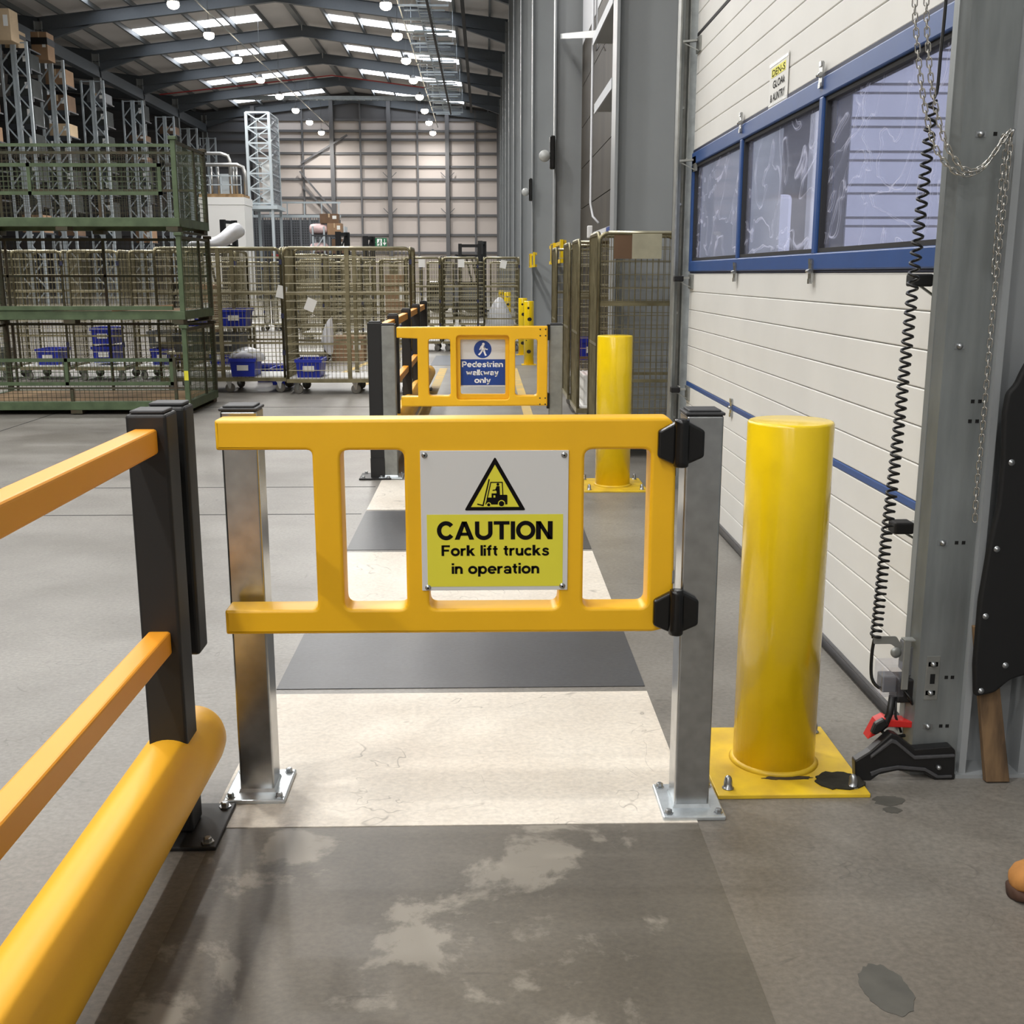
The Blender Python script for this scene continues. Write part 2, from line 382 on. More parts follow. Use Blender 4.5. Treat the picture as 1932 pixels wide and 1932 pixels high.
# ------------------------------------------------------------------ lettering drawn stroke by stroke
def _arc(cx, cy, rx, ry, a0, a1, n=14): return [(cx + rx * math.cos(math.radians(a0 + (a1 - a0) * i / n)), cy + ry * math.sin(math.radians(a0 + (a1 - a0) * i / n))) for i in range(n + 1)]
def _r(x0, x1, y0, y1):
    if x1 - x0 < .25: x0 -= .016; x1 += .016
    if y1 - y0 < .2: y0 -= .01; y1 += .01
    return ('p', [(x0, y0), (x1, y0), (x1, y1), (x0, y1)])
GL = {
 'C': (.86, [('s', .2, _arc(.47, .5, .37, .41, 38, 322, 26))]), 'O': (1.0, [('s', .2, _arc(.5, .5, .4, .41, 0, 360, 32))]),
 'A': (1.0, [('p', [(0, 0), (.22, 0), (.5, .77), (.61, 1), (.39, 1)]), ('p', [(.78, 0), (1, 0), (.61, 1), (.39, 1), (.5, .77)]), ('p', [(.28, .22), (.72, .22), (.655, .39), (.345, .39)])]),
 'U': (.9, [('s', .2, [(.1, 1)] + _arc(.45, .38, .35, .29, 180, 360, 18) + [(.8, 1)])]), 'T': (.84, [_r(0, .84, .83, 1), _r(.32, .52, 0, .85)]), 'I': (.2, [_r(0, .2, 0, 1)]),
 'N': (.82, [_r(0, .19, 0, 1), _r(.63, .82, 0, 1), ('p', [(.0, 1), (.2, 1), (.82, 0), (.62, 0)])]),
 'F': (.74, [_r(0, .2, 0, 1), _r(.1, .74, .83, 1), _r(.1, .66, .42, .59)]), 'P': (.8, [_r(0, .2, 0, 1), ('s', .17, [(.1, .915), (.42, .915)] + _arc(.45, .66, .25, .255, 90, -90, 14) + [(.42, .405), (.1, .405)])]),
 'o': (.8, [('s', .19, _arc(.4, .36, .3, .28, 0, 360, 28))]), 'r': (.48, [_r(0, .19, 0, .71), ('s', .17, _arc(.38, .36, .28, .27, 175, 75, 10))]),
 'k': (.72, [_r(0, .19, 0, 1), ('p', [(.17, .2), (.17, .43), (.44, .71), (.68, .71)]), ('p', [(.24, .33), (.38, .48), (.72, 0), (.49, 0)])]),
 'l': (.19, [_r(0, .19, 0, 1)]), 'i': (.19, [_r(0, .19, 0, .71), _r(0, .19, .83, 1)]),
 'f': (.46, [_r(.12, .31, 0, .78), ('s', .17, [(.215, .74)] + _arc(.41, .78, .195, .135, 180, 85, 8)), _r(0, .44, .57, .71)]),
 't': (.46, [_r(.12, .31, .2, .92), _r(0, .44, .57, .71), ('s', .17, [(.215, .26)] + _arc(.38, .2, .165, .115, 180, 275, 8))]),
 'u': (.67, [('s', .19, [(.095, .71)] + _arc(.325, .30, .23, .205, 180, 350, 12)), _r(.48, .67, 0, .71)]), 'n': (.67, [_r(0, .19, 0, .71), ('s', .19, [(.575, 0)] + _arc(.345, .41, .23, .205, 0, 170, 12))]),
 'c': (.7, [('s', .19, _arc(.39, .36, .295, .28, 42, 318, 24))]), 's': (.63, [('s', .165, [(.57, .51), (.52, .59), (.43, .635), (.32, .645), (.2, .61), (.14, .53), (.18, .44), (.3, .385), (.42, .35), (.53, .29), (.57, .2), (.52, .12), (.42, .075), (.32, .065), (.2, .085), (.12, .14), (.085, .22)])]),
 'p': (.76, [_r(0, .19, -.27, .71), ('s', .18, _arc(.41, .36, .265, .285, 0, 360, 26))]), 'd': (.76, [_r(.57, .76, 0, 1), ('s', .18, _arc(.35, .36, .265, .285, 0, 360, 26))]),
 'e': (.78, [('s', .18, _arc(.39, .36, .3, .285, -2, 318, 26)), _r(.12, .77, .29, .42)]),
 'a': (.68, [_r(.48, .66, 0, .48), ('s', .17, [(.09, .48), (.13, .56), (.22, .625), (.34, .64), (.47, .62), (.55, .56), (.57, .45)]), ('s', .15, _arc(.31, .205, .225, .14, 0, 360, 22))]),
 'w': (1.04, [('p', [(0, .71), (.19, .71), (.385, 0), (.2, 0)]), ('p', [(.22, 0), (.385, 0), (.61, .71), (.43, .71)]), ('p', [(.43, .71), (.61, .71), (.82, 0), (.655, 0)]), ('p', [(.655, 0), (.84, 0), (1.04, .71), (.85, .71)])]),
 'y': (.72, [('p', [(0, .71), (.21, .71), (.45, .02), (.27, -.04)]), ('p', [(.52, .71), (.72, .71), (.45, -.1), (.27, -.03)]), ('s', .15, [(.38, -.03), (.33, -.14), (.24, -.195), (.1, -.195)])]),
}
def text(name, body, m, x0, x1, zbase, capz, y, parent, bold=0):
    mb = MB(); polys = []; x = 0
    for ch in body:
        if ch == ' ': x += .42; continue
        w, parts = GL[ch]
        for p in parts:
            if p[0] == 'p':
                polys.append([(x + a, b) for a, b in p[1]])
                if ch in 'AkwyN':
                    c = p[1]
                    for i in range(len(c)):
                        a_ = Vector(c[i - 1]); b_ = Vector(c[i])
                        if abs(a_.y - b_.y) < .03: continue
                        polys.append([(x + a_.x - .02, a_.y), (x + a_.x + .02, a_.y), (x + b_.x + .02, b_.y), (x + b_.x - .02, b_.y)])
            else:
                pts = [Vector((x + a, b)) for a, b in p[2]]; hw = p[1] * .585; n = len(pts); L = []; Rr = []; closed = (pts[0] - pts[-1]).length < 1e-4
                for i in range(n):
                    a = pts[i - 1] if i else (pts[-2] if closed else pts[0]); b = pts[i + 1] if i < n - 1 else (pts[1] if closed else pts[-1])
                    d = (b - a).normalized(); nn = Vector((-d.y, d.x)) * hw; L.append(pts[i] + nn); Rr.append(pts[i] - nn)
                for i in range(n - 1): polys.append([tuple(L[i]), tuple(L[i + 1]), tuple(Rr[i + 1]), tuple(Rr[i])])
        x += w + .08
    xs = [q[0] for p in polys for q in p]; a, b = min(xs), max(xs); sx = (x1 - x0) / (b - a); sz = capz - zbase
    for p in polys: mb.add([(x0 + (q[0] - a) * sx, y, zbase + q[1] * sz) for q in p], [tuple(range(len(p)))])
    me = bpy.data.meshes.new(name); me.from_pydata(mb.v, [], mb.f); me.update(); me.materials.append(M[m]); return obj(name, me, parent)

# ================================================================== SETTING
# ------------------------------------------------------------------ floor
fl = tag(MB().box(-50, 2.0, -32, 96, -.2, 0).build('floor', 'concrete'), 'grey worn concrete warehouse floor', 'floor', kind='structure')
def flat(name, m, poly, z, parent=fl, label=None):
    me = bpy.data.meshes.new(name); n = len(poly)
    vs = [(x, y, z) for x, y in poly] + [(x, y, -.001) for x, y in poly]
    me.from_pydata(vs, [], [tuple(range(n))] + [(i, n + i, n + (i + 1) % n, (i + 1) % n) for i in range(n)]); me.materials.append(M[m]); me.update()
    bm = bmesh.new(); bm.from_mesh(me); bmesh.ops.recalc_face_normals(bm, faces=bm.faces); bm.to_mesh(me); bm.free()
    o = obj(name, me, parent)
    if label: o['label'] = label
    return o
def rect(x0, x1, y0, y1): return [(x0, y0), (x1, y0), (x1, y1), (x0, y1)]
WL, WR = -.752, .568
flat('walkway_panel', 'walk_worn', rect(WL + .03, WR, .2, 2.735), .0015, label='worn dark grey walkway panel with pale patches')
flat('walkway_panel', 'walk_white', rect(WL, WR, 2.74, 3.705), .0025, label='scuffed off-white walkway panel under the near gate')
flat('walkway_panel', 'walk_dark', rect(WL, WR, 3.755, 4.72), .0025, label='dark grey walkway panel behind the near gate')
flat('walkway_panel', 'walk_white', rect(WL, WR, 4.77, 5.75), .0025, label='off-white walkway panel seen through the near gate')
flat('walkway_panel', 'walk_dark', rect(WL, WR, 5.80, 6.80), .0025, label='dark grey walkway panel before the far white panel')
flat('walkway_panel', 'walk_white', rect(WL, WR, 6.84, 7.87), .0025, label='off-white walkway panel in front of the far gate')
for y in (6.72, 7.62, 12.4, 15.5, 18.6, 24.8): flat('floor_joint', 'gasket', rect(-30, WL - .02, y, y + .012), .0012)
for x in (-4.6, -10.6): flat('floor_joint', 'gasket', rect(x, x + .012, 6.5, 60), .0012)
flat('floor_line', 'line_yellow', [(.40, 8.6), (.50, 8.6), (.50, 17.6), (.40, 17.6)], .002, label='faded yellow line inside the walkway')
flat('floor_line', 'line_yellow', [(-.72, 9.9), (-.60, 9.9), (-.60, 17.6), (-.72, 17.6)], .002, label='faded yellow line beside the far barrier')
flat('floor_line', 'line_yellow', [(-2.3, 15.6), (-2.2, 15.6), (-1.35, 25.5), (-1.45, 25.5)], .002, label='yellow line on the floor behind the roll cages')
flat('floor_line', 'line_yellow', [(-1.75, 14.6), (-1.65, 14.6), (-1.0, 18.5), (-1.1, 18.5)], .002, label='shorter yellow line on the floor behind the roll cages')
flat('dock_plate', 'mesh_grey', rect(-.9, .75, 18.2, 20.4), .004, label='grey steel plate set in the floor')
# oil mark and drips
def blob(name, m, cx, cy, rx, ry, z, n=26, parent=fl, jag=.16, label=None, seed=1):
    rnd = random.Random(seed)
    flat(name, m, [(cx + rx * math.cos(2 * math.pi * i / n) * (1 + rnd.uniform(-jag, jag)), cy + ry * math.sin(2 * math.pi * i / n) * (1 + rnd.uniform(-jag, jag))) for i in range(n)], z, parent, label)
mat('oil', (92, 90, 84), 0.42, rgb2=(78, 77, 72), scale=14)
blob('oil_stain', 'oil', .825, 2.02, .05, .085, .0012, label='dark oil mark on the floor', seed=4, jag=.07, n=40)
blob('oil_stain', 'oil', 1.13, 2.855, .045, .03, .0012, seed=5)
blob('oil_stain', 'oil', 1.12, 2.80, .025, .018, .0012, seed=6)

# ------------------------------------------------------------------ roof
RX, RZ, SL = -10.5, 15.75, .12
VX = -22.4
def roofz(x): return RZ - abs(x - RX) * SL if x > VX else RZ - abs(x + 34.3) * SL
YB = 94.0
ce = MB()
for xs in ((2.2, RX), (RX, VX), (VX, -34.3), (-34.3, -50)):
    a, b = xs; za, zb = roofz(a if a != VX else VX + .01), roofz(b)
    ce.add([(a, -32, za), (b, -32, zb), (b, YB, zb), (a, YB, za), (a, -32, za + .15), (b, -32, zb + .15), (b, YB, zb + .15), (a, YB, za + .15)],
           [(0, 1, 2, 3), (4, 7, 6, 5), (0, 4, 5, 1), (1, 5, 6, 2), (2, 6, 7, 3), (3, 7, 4, 0)])
ceil = tag(ce.build('ceiling', 'roof_sheet'), 'grey sheet roof of the warehouse', 'roof', kind='structure')
FR = [1.4 + 8.4 * k for k in range(12)]
def ibeam(mb, p0, p1, depth, fw, tf=.025, tw=.016):
    p0 = Vector(p0); p1 = Vector(p1); d = (p1 - p0).normalized(); side = Vector((0, 1, 0)); up = side.cross(d).normalized()
    if up.z < 0: up = -up
    def slab(c0, c1, a, wa, b, wb):
        A = a * wa / 2; B = b * wb / 2
        mb.add([c0 - A - B, c0 + A - B, c0 + A + B, c0 - A + B, c1 - A - B, c1 + A - B, c1 + A + B, c1 - A + B],
               [(0, 3, 2, 1), (4, 5, 6, 7), (0, 1, 5, 4), (1, 2, 6, 5), (2, 3, 7, 6), (3, 0, 4, 7)])
    o = up * (depth / 2 - tf / 2)
    slab(p0 + o, p1 + o, side, fw, up, tf); slab(p0 - o, p1 - o, side, fw, up, tf); slab(p0, p1, side, tw, up, depth)
raf = MB()
D = .62
for a, b in ((1.2, RX), (RX, VX)):
    ibeam(raf, (a, 0, roofz(a) - .25 - D / 2), (b, 0, roofz(b + (.001 if b < -22 else 0)) - .25 - D / 2), D, .26)
# haunches at the eaves and the valley
for xe, s in ((1.1, -1), (VX + .2, 1)):
    z = roofz(xe) - .25 - D
    raf.prism([(xe, z), (xe + s * 2.6, z - 2.6 * 0 + SL * 2.6), (xe, z - .55)], -.008, .008)
    raf.add([(xe, -.13, z - .55), (xe, .13, z - .55), (xe + s * 2.6, .13, z + SL * 2.6), (xe + s * 2.6, -.13, z + SL * 2.6)], [(0, 1, 2, 3)])
me = raf.data('rafter'); me.materials.append(M['roof_steel'])
r2 = MB(); ibeam(r2, (VX, 0, roofz(VX + .01) - .25 - D / 2), (-34.3, 0, RZ - .25 - D / 2), D, .26); me2 = r2.data('rafter'); me2.materials.append(M['roof_steel'])
for y in FR[2:]:
    obj('rafter', me, ceil, (0, y, 0)); obj('rafter', me2, ceil, (0, y, 0))
for j in range(0, 8):
    for s in ((1, -1) if j else (1,)):
        x = RX + s * 1.8 * j
        if x > 2: continue
        w = .11 if j else .3
        MB().box(x - w / 2, x + w / 2, -31.9, YB, roofz(x) - .25, roofz(x) - .005).build('purlin', 'purlin_grey', ceil)
for x in (-26, -29.6): MB().box(x - .06, x + .06, -31.9, YB, roofz(x) - .25, roofz(x) - .005).build('purlin', 'purlin_grey', ceil)
rl = {}
for s in (1, -1):
    for j in range(1, 5):
        xa = RX + s * (1.8 * j + .1); xb = RX + s * (1.8 * (j + 1) - .1)
        if xb > .9: continue
        m_ = MB(); za, zb = roofz(xa) - .03, roofz(xb) - .03
        m_.add([(xa, -.75, za), (xb, -.75, zb), (xb, .75, zb), (xa, .75, za), (xa, -.75, za + .02), (xb, -.75, zb + .02), (xb, .75, zb + .02), (xa, .75, za + .02)],
               [(0, 1, 2, 3), (4, 7, 6, 5), (0, 4, 5, 1), (1, 5, 6, 2), (2, 6, 7, 3), (3, 7, 4, 0)])
        d_ = m_.data('rooflight'); d_.materials.append(M['rooflight'])
        for y in [FR[0] - 8.4 * q for q in (1, 2, 3, 4)] + FR[:-1]: obj('rooflight', d_, ceil, (0, y + 6.4, 0))
# sag rods and red sprinkler pipe under the roof
MB().bar((VX, 81.4, 13.6), (RX, 81.4, 14.9), .07).build('sprinkler_pipe', 'pipe_red', ceil)
MB().bar((RX, 81.4, 14.9), (-4, 81.4, 14.1), .07).build('sprinkler_pipe', 'pipe_red', ceil)
# valley gutter beam
MB().box(VX - .2, VX + .2, -31.9, YB, 12.6, 13.2).build('valley_beam', 'roof_steel', ceil)

# ------------------------------------------------------------------ walls
wb = tag(MB().box(-50, 2.2, YB, YB + .2, 0, 17.2).build('wall_back', 'girt_grey'), 'far end wall with pale liner panels and steel rails', 'wall', kind='structure')
GZ = [0, 3.2, 4.62, 6.18, 7.56, 9.0, 9.99, 11.02, 12.08, 12.74, 13.6]
GX = [-22.4, -18.5, -14.64, -12.26, -10.0, -7.68, -5.4, -3.0, -.74, 1.16]
for i in range(len(GZ) - 1):
    for j in range(len(GX) - 1):
        MB().box(GX[j] + .05, GX[j + 1] - .05, YB - .03, YB - .002, GZ[i] + .05, GZ[i + 1] - .05).build('panel', 'wall_sheet' if GX[j] > -18.6 else 'wall_sheet_dark', wb)  # leftmost panels darker: shade of the unlit end put into the colour
for z in GZ[1:]: MB().box(-40, 1.9, YB - .2, YB - .03, z - .09, z + .09).build('rail', 'girt_grey', wb)
for x in GX:
    big = x in (-12.26, -7.68, -3.0, 1.16, -18.5)
    w = .16 if big else .07
    MB().box(x - w, x + w, YB - (.5 if big else .24), YB - .03, 0, roofz(x) - .2).build('post', 'girt_grey', wb)
for a, b in (((-14.8, 10.2), (-11.0, 12.4)), ((-14.9, 9.6), (-12.3, 6.5)), ((-14.7, 8.4), (-12.3, 6.0))):
    MB().bar((a[0], YB - .45, a[1]), (b[0], YB - .45, b[1]), .14).build('brace', 'girt_grey', wb)
for x in (-7.68, -3.0):
    for s in (-1, 1):
        for z in (6.18, 9.0): MB().bar((x, YB - .4, z + .0), (x + s * .55, YB - .3, z + .55), .05).build('brace', 'girt_grey', wb)
wr = MB().box(1.86, 2.06, 10.1, YB, 0, 15.4); wr.box(1.86, 2.06, -32, 10.1, 4.4, 15.4)
wr.box(1.62, 2.06, -32, 3.2, 0, 4.4).box(1.36, 1.86, 3.2, 7.53, 4.36, 4.42)
tag(wr.build('wall_right', 'steel_grey'), 'grey sheet side wall behind the steel columns', 'wall', kind='structure')
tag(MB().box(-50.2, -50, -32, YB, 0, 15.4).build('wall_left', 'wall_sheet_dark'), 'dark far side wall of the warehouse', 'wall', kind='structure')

tag(MB().box(-50, 2.06, -32.2, -32, 0, 15.8).build('wall_front', 'wall_sheet'), 'end wall of the warehouse behind the viewer', 'wall', kind='structure')
# steel columns along the right wall
cm = MB(); cm.box(1.09, 1.115, -.15, .15, 0, 14.0).box(1.815, 1.84, -.15, .15, 0, 14.0).box(1.115, 1.815, -.009, .009, 0, 14.0)
cm.box(1.05, 1.855, -.2, .2, 0, .03)
cd = cm.data('column'); cd.materials.append(M['steel_grey'])
NTH = ['second', 'third', 'fourth', 'fifth', 'sixth', 'seventh', 'eighth', 'ninth', 'tenth', 'eleventh']
for k in range(10):
    tag(obj('steel_column', cd, None, (0, 9.8 + 8.4 * k, 0)), 'wide grey steel column just past the white door' if k == 0 else '%s grey steel column of the right wall, counted from the white door' % NTH[k - 1], 'column', 'columns of the right wall')
lc = MB().box(VX - .2, VX - .175, -.15, .15, 0, 13.9).box(VX + .175, VX + .2, -.15, .15, 0, 13.9).box(VX - .175, VX + .175, -.009, .009, 0, 13.9).data('column'); lc.materials.append(M['steel_grey'])
for k, y in enumerate(FR[6:]):
    tag(obj('valley_column', lc, None, (0, y, 0)), '%s steel valley column behind the tall racking, from the left' % (['first'] + NTH)[k], 'column', 'valley columns behind the racking')

# ------------------------------------------------------------------ sectional door
DX = 1.34
d1 = tag(obj('door_1', None), 'cream sectional loading door with a blue framed window strip', 'door', kind='structure')
def ystrip(z0, z1, parent, m='door_cream', x0=DX, x1=DX + .045, name='panel', bevel=.006):
    return MB().box(x0, x1, 3.14, 7.38, z0, z1).build(name, m, parent, bevel)
for z0, z1 in ((.045, .728), (.756, 1.458), (2.224, 2.908), (2.926, 3.62), (3.64, 4.34)):
    s = MB().box(DX + .012, DX + .04, 3.14, 7.38, z0, z1).build('door_section', 'door_cream', d1)
    h = (z1 - z0) / 6
    for i in range(6): ystrip(z0 + h * i + .0012, z0 + h * (i + 1) - .0012, s, bevel=.004)
ystrip(.728, .756, d1, 'door_blue', DX - .002, DX + .04, 'section_joint', .004)
ystrip(2.908, 2.926, d1, 'gasket', DX - .002, DX + .04, 'section_joint', 0)
ystrip(2.208, 2.224, d1, 'door_navy', DX - .004, DX + .04, 'section_joint', 0)
ystrip(1.458, 1.468, d1, 'door_navy', DX - .002, DX + .04, 'section_joint', 0)
ws = MB()
for z0, z1 in ((1.468, 1.535), (2.132, 2.208)): ws.box(DX - .012, DX + .05, 3.14, 7.38, z0, z1)
for y0, y1 in ((3.14, 3.2), (4.555, 4.605), (5.955, 6.005), (7.32, 7.38)): ws.box(DX - .012, DX + .05, y0, y1, 1.53, 2.135)
wf = ws.build('window_frame', 'door_blue', d1, .006)
for y0, y1 in ((3.2, 4.555), (4.605, 5.955), (6.005, 7.32)):
    g = MB(); t = .018
    g.box(DX, DX + .045, y0, y1, 1.535, 1.535 + t).box(DX, DX + .045, y0, y1, 2.132 - t, 2.132).box(DX, DX + .045, y0, y0 + t, 1.535 + t, 2.132 - t).box(DX, DX + .045, y1 - t, y1, 1.535 + t, 2.132 - t)
    g.build('gasket', 'gasket', wf)
    MB().box(DX + .02, DX + .026, y0 + t, y1 - t, 1.535 + t, 2.132 - t).build('pane', 'door_glass', wf)
hg = MB().box(-.008, 0, -.022, .022, -.045, .045).cyl((-.012, -.02, 0), (-.012, .02, 0), .009, 8)
hg.box(-.012, 0, -.014, .014, .03, .05).box(-.012, 0, -.014, .014, -.05, -.03)
hd = hg.data('hinge'); hd.materials.append(M['galv'])
for y in (4.58, 5.98):
    for z in (.742, 1.463, 2.216, 2.917): obj('hinge', hd, d1, (DX - .012 if 1.4 < z < 2.3 else DX - .001, y, z))
# roller brackets at both door edges
def bracket(y, z, s, blk):
    b = MB().box(DX - .012, DX - .001, y - s * .06, y + s * .06, z - .06, z + .03).bar((DX - .015, y, z + .01), (DX - .10, y + s * .02, z + .005), .03, .012)
    b.bar((DX - .10, y + s * .02, z), (DX - .004, y - s * .02, z - .055), .006, .006).cyl((DX - .05, y + s * .02, z + .018), (DX - .05, y + s * .14, z + .018), .006, 6)
    o = b.build('roller_bracket', 'galv_dull', d1)
    if blk: MB().box(DX - .115, DX - .055, y - .03 + s * .02, y + .03 + s * .02, z - .014, z + .022).build('bumper_block', 'rubber_black', o, .006)
for z in (.70, 1.42, 2.15, 2.86): bracket(7.30, z, 1, z < 2)
for z in (.70, 1.43): bracket(3.26, z, -1, True)
bs = MB().cyl((DX + .01, 3.14, .028), (DX + .01, 7.38, .028), .028, 10); bs.box(DX - .012, DX + .05, 3.14, 7.38, .03, .05)
bs.build('bottom_seal', 'seal_grey', d1)
# notice taped on the door
nt_ = thing('paper_notice', 'white handwritten paper notice in a clear sleeve taped on the door above the window', 'notice', (DX - .006, 5.29, 2.31))
MB().box(0, .002, -.165, .165, -.105, .10).build('sheet', 'paper', nt_)
MB().box(-.0012, 0, -.12, .125, .028, .068).build('highlight', 'highlight_yellow', nt_)
for body, a, b, z0, z1 in (('DEN-S', -.11, .115, .032, .062), ('GLOAk', -.09, .12, -.022, .012), ('& AUNTRY', -.13, .125, -.078, -.042)):
    t = scrawl('handwriting', body, 'sign_black', a, b, z0, z1, 0, nt_, .008)
    for v in t.data.vertices: v.co = (-.0018, -v.co.x, v.co.z)
for z in (.085, -.09): MB().box(-.0015, .001, -.16, .16, z - .006, z + .006).build('tape', 'clear_plastic', nt_)

# door tracks and the near door post
tr = thing('door_track', 'tall galvanised door track at the far edge of the white door', 'door track', (0, 7.40, 0))
MB().box(1.235, 1.245, 0, .12, 0, 5.0).box(1.235, 1.40, .11, .12, 0, 5.0).box(1.30, 1.306, .03, .11, .1, 5.0).build('track', 'galv_dull', tr)
MB().bar((1.262, .09, .1), (1.262, .09, 5.0), .03).build('rail', 'track_galv', tr)
for z in (.5, 1.2, 1.9, 2.5, 3.2): MB().cyl((1.28, .085, z), (1.28, .11, z), .009, 8).build('bolt', 'bolt', tr)
tn = thing('door_track', 'galvanised door track with bolt holes at the near edge of the white door', 'door track', (1.252, 3.02, 0))
face = plate('face', 'track_galv', [fillet([(0, .0), (.134, .0), (.134, 5.0), (0, 5.0)], 0)], 0, .004, 0, tn)
MB().add([(0, 0, 0), (0, 0, 5), (-.018, .03, 5), (-.018, .03, 0), (.003, .004, 0), (.003, .004, 5), (-.014, .032, 5), (-.014, .032, 0)],
         [(0, 1, 2, 3), (4, 7, 6, 5), (0, 4, 5, 1), (3, 2, 6, 7)]).box(-.02, -.016, .03, .065, 0, 5).build('return_edge', 'track_galv', tn)
MB().box(.112, .134, -.003, .0, 0, 5).build('edge_strip', 'galv', tn) if False else None
for x, z in ((.089, 1.811), (.091, 1.108), (.111, 1.108), (.088, 1.053), (.108, 1.053), (.08, .707), (.1, .707), (.084, .304), (.102, .304), (.08, .153), (.099, .153), (.086, 2.5), (.105, 2.5)):
    MB().box(x - .005, x + .005, -.0008, .0, z - .005, z + .005).build('bolt_hole', 'hole', tn)
MB().box(.036, .05, -.0026, -.002, .285, .315).build('slot', 'hole', tn)
MB().box(.022, .062, -.002, 0, .235, .37).build('adjuster_plate', 'galv_dull', tn, .002)
for x, z in ((.05, 1.81), (.041, 1.259), (.04, .707), (.041, .153), (.042, .345), (.04, .257)):
    b = MB(); b.lathe([(.0001, -.012), (.006, -.010), (.009, -.004), (.009, -.0001)], (x, 0, z), 10, 'y'); b.bar((x - .014, -.001, z), (x + .014, -.001, z), .002, .014)
    b.build('bolt', 'bolt', tn)
ucp = MB().box(1.388, 1.408, 3.0, 3.2, 0, 5.0).box(1.565, 1.585, 3.0, 3.2, 0, 5.0).box(1.408, 1.565, 3.09, 3.105, 0, 5.0).box(1.375, 1.6, 2.99, 3.21, 0, .012)
tag(ucp.build('door_post', 'steel_grey'), 'grey steel door post beside the galvanised track, right edge', 'post')
# header and jambs round the door opening
tag(MB().box(1.40, 1.86, 7.53, 7.60, 0, 4.4).box(1.40, 1.86, 7.60, 9.79, 4.34, 4.4).box(1.86, 1.95, 7.53, 10.1, 0, 4.4).build('trim_1', 'steel_grey'), 'grey jamb beyond the white door', 'trim', kind='structure')

# second bay: recess past the first column
d2 = tag(obj('door_2', None), 'brown loading door in the recess past the first column', 'door', kind='structure')
for i in range(8): MB().box(1.50, 1.54, 10.15, 17.9, .05 + i * .6, .05 + (i + 1) * .6 - .012).build('panel', 'brown_panel', d2)
MB().box(1.5, 1.54, 10.15, 17.9, 4.86, 7.0).build('upper_panel', 'curtain_pale', d2)
for z, y1 in ((3.70, 11.75), (3.02, 11.5)):
    MB().box(1.10, 1.49, 9.97, y1, z, z + .05).build('bracket_shelf', 'steel_grey', d2)
    MB().box(1.085, 1.1, 9.97, y1, z - .02, z + .07).build('shelf_edge', 'steel_light', d2)
MB().box(1.10, 1.49, 9.97, 11.6, 1.82, 1.87).build('bracket_shelf', 'curtain_pale', d2)
MB().box(1.095, 1.1, 9.98, 10.3, 1.825, 1.865).build('label_plate', 'sign_blue', d2)
MB().bar((1.2, 18.0, 5.0), (1.17, 12.0, 3.84), .07).build('strut', 'steel_grey', d2)
cn = MB().tube([(1.22, 13.2, 6), (1.22, 13.2, 2.25), (1.24, 13.1, 2.1), (1.30, 13.0, 2.02)], .014, 6)
cn.tube([(1.26, 13.2, 6), (1.26, 13.2, 3.9), (1.33, 13.2, 4.0), (1.36, 13.2, 3.9)], .01, 6)
tag(cn.build('conduit', 'curtain_pale'), 'pale conduit running down beside the recess', 'conduit')
tag(MB().box(1.18, 1.24, 13.1, 13.16, 1.86, 2.0).build('switch_box', 'sign_pure', None, .01), 'white switch box at the foot of the pale conduit', 'switch')

# outside, seen through the door window
ow = thing('trailer_back', 'pale ribbed rear of a trailer standing outside the near door window', 'trailer', (2.86, 9.0, 0))
MB().box(0, 2.4, .03, .09, .6, 4.4).box(0, .06, .09, 3.0, .6, 4.4).build('body', 'outside_gap', ow)
z = .65
while z < 4.3:
    MB().box(0, 2.4, 0, .045, z, z + .165).build('rib_panel', 'outside_rib', ow); MB().box(0, 2.4, .004, .045, z + .185, z + .23).build('rib_panel', 'outside_rib', ow); z += .25
for x in (.3, 2.0): MB().cyl((x, .3, .48), (x + .3, .3, .48), .48, 20).build('wheel', 'wheel_black', ow)
MB().box(0, 2.4, .1, .3, .5, .6).build('bumper', 'gasket', ow)
tag(MB().box(1.97, 2.07, 6.9, 7.0, 0, 3.4).build('white_board', 'sign_pure', None, .01), 'tall white board standing outside the middle door window', 'board')
tag(MB().box(1.95, 2.16, 8.0, 8.3, 0, 2.0).build('wrapped_stack', 'outside_rib', None, .03), 'pale wrapped stack outside the middle door window', 'stack')
tag(MB().box(3.3, 3.6, 11.2, 20, 0, 4.5).build('dark_trailer', 'door_navy', None, .03), 'dark trailer standing outside beyond the pale trailer', 'trailer')
tag(MB().box(2.06, 30, -32, 60, -.22, -.02).build('yard', 'asphalt'), 'asphalt yard outside the door', 'yard', kind='structure')

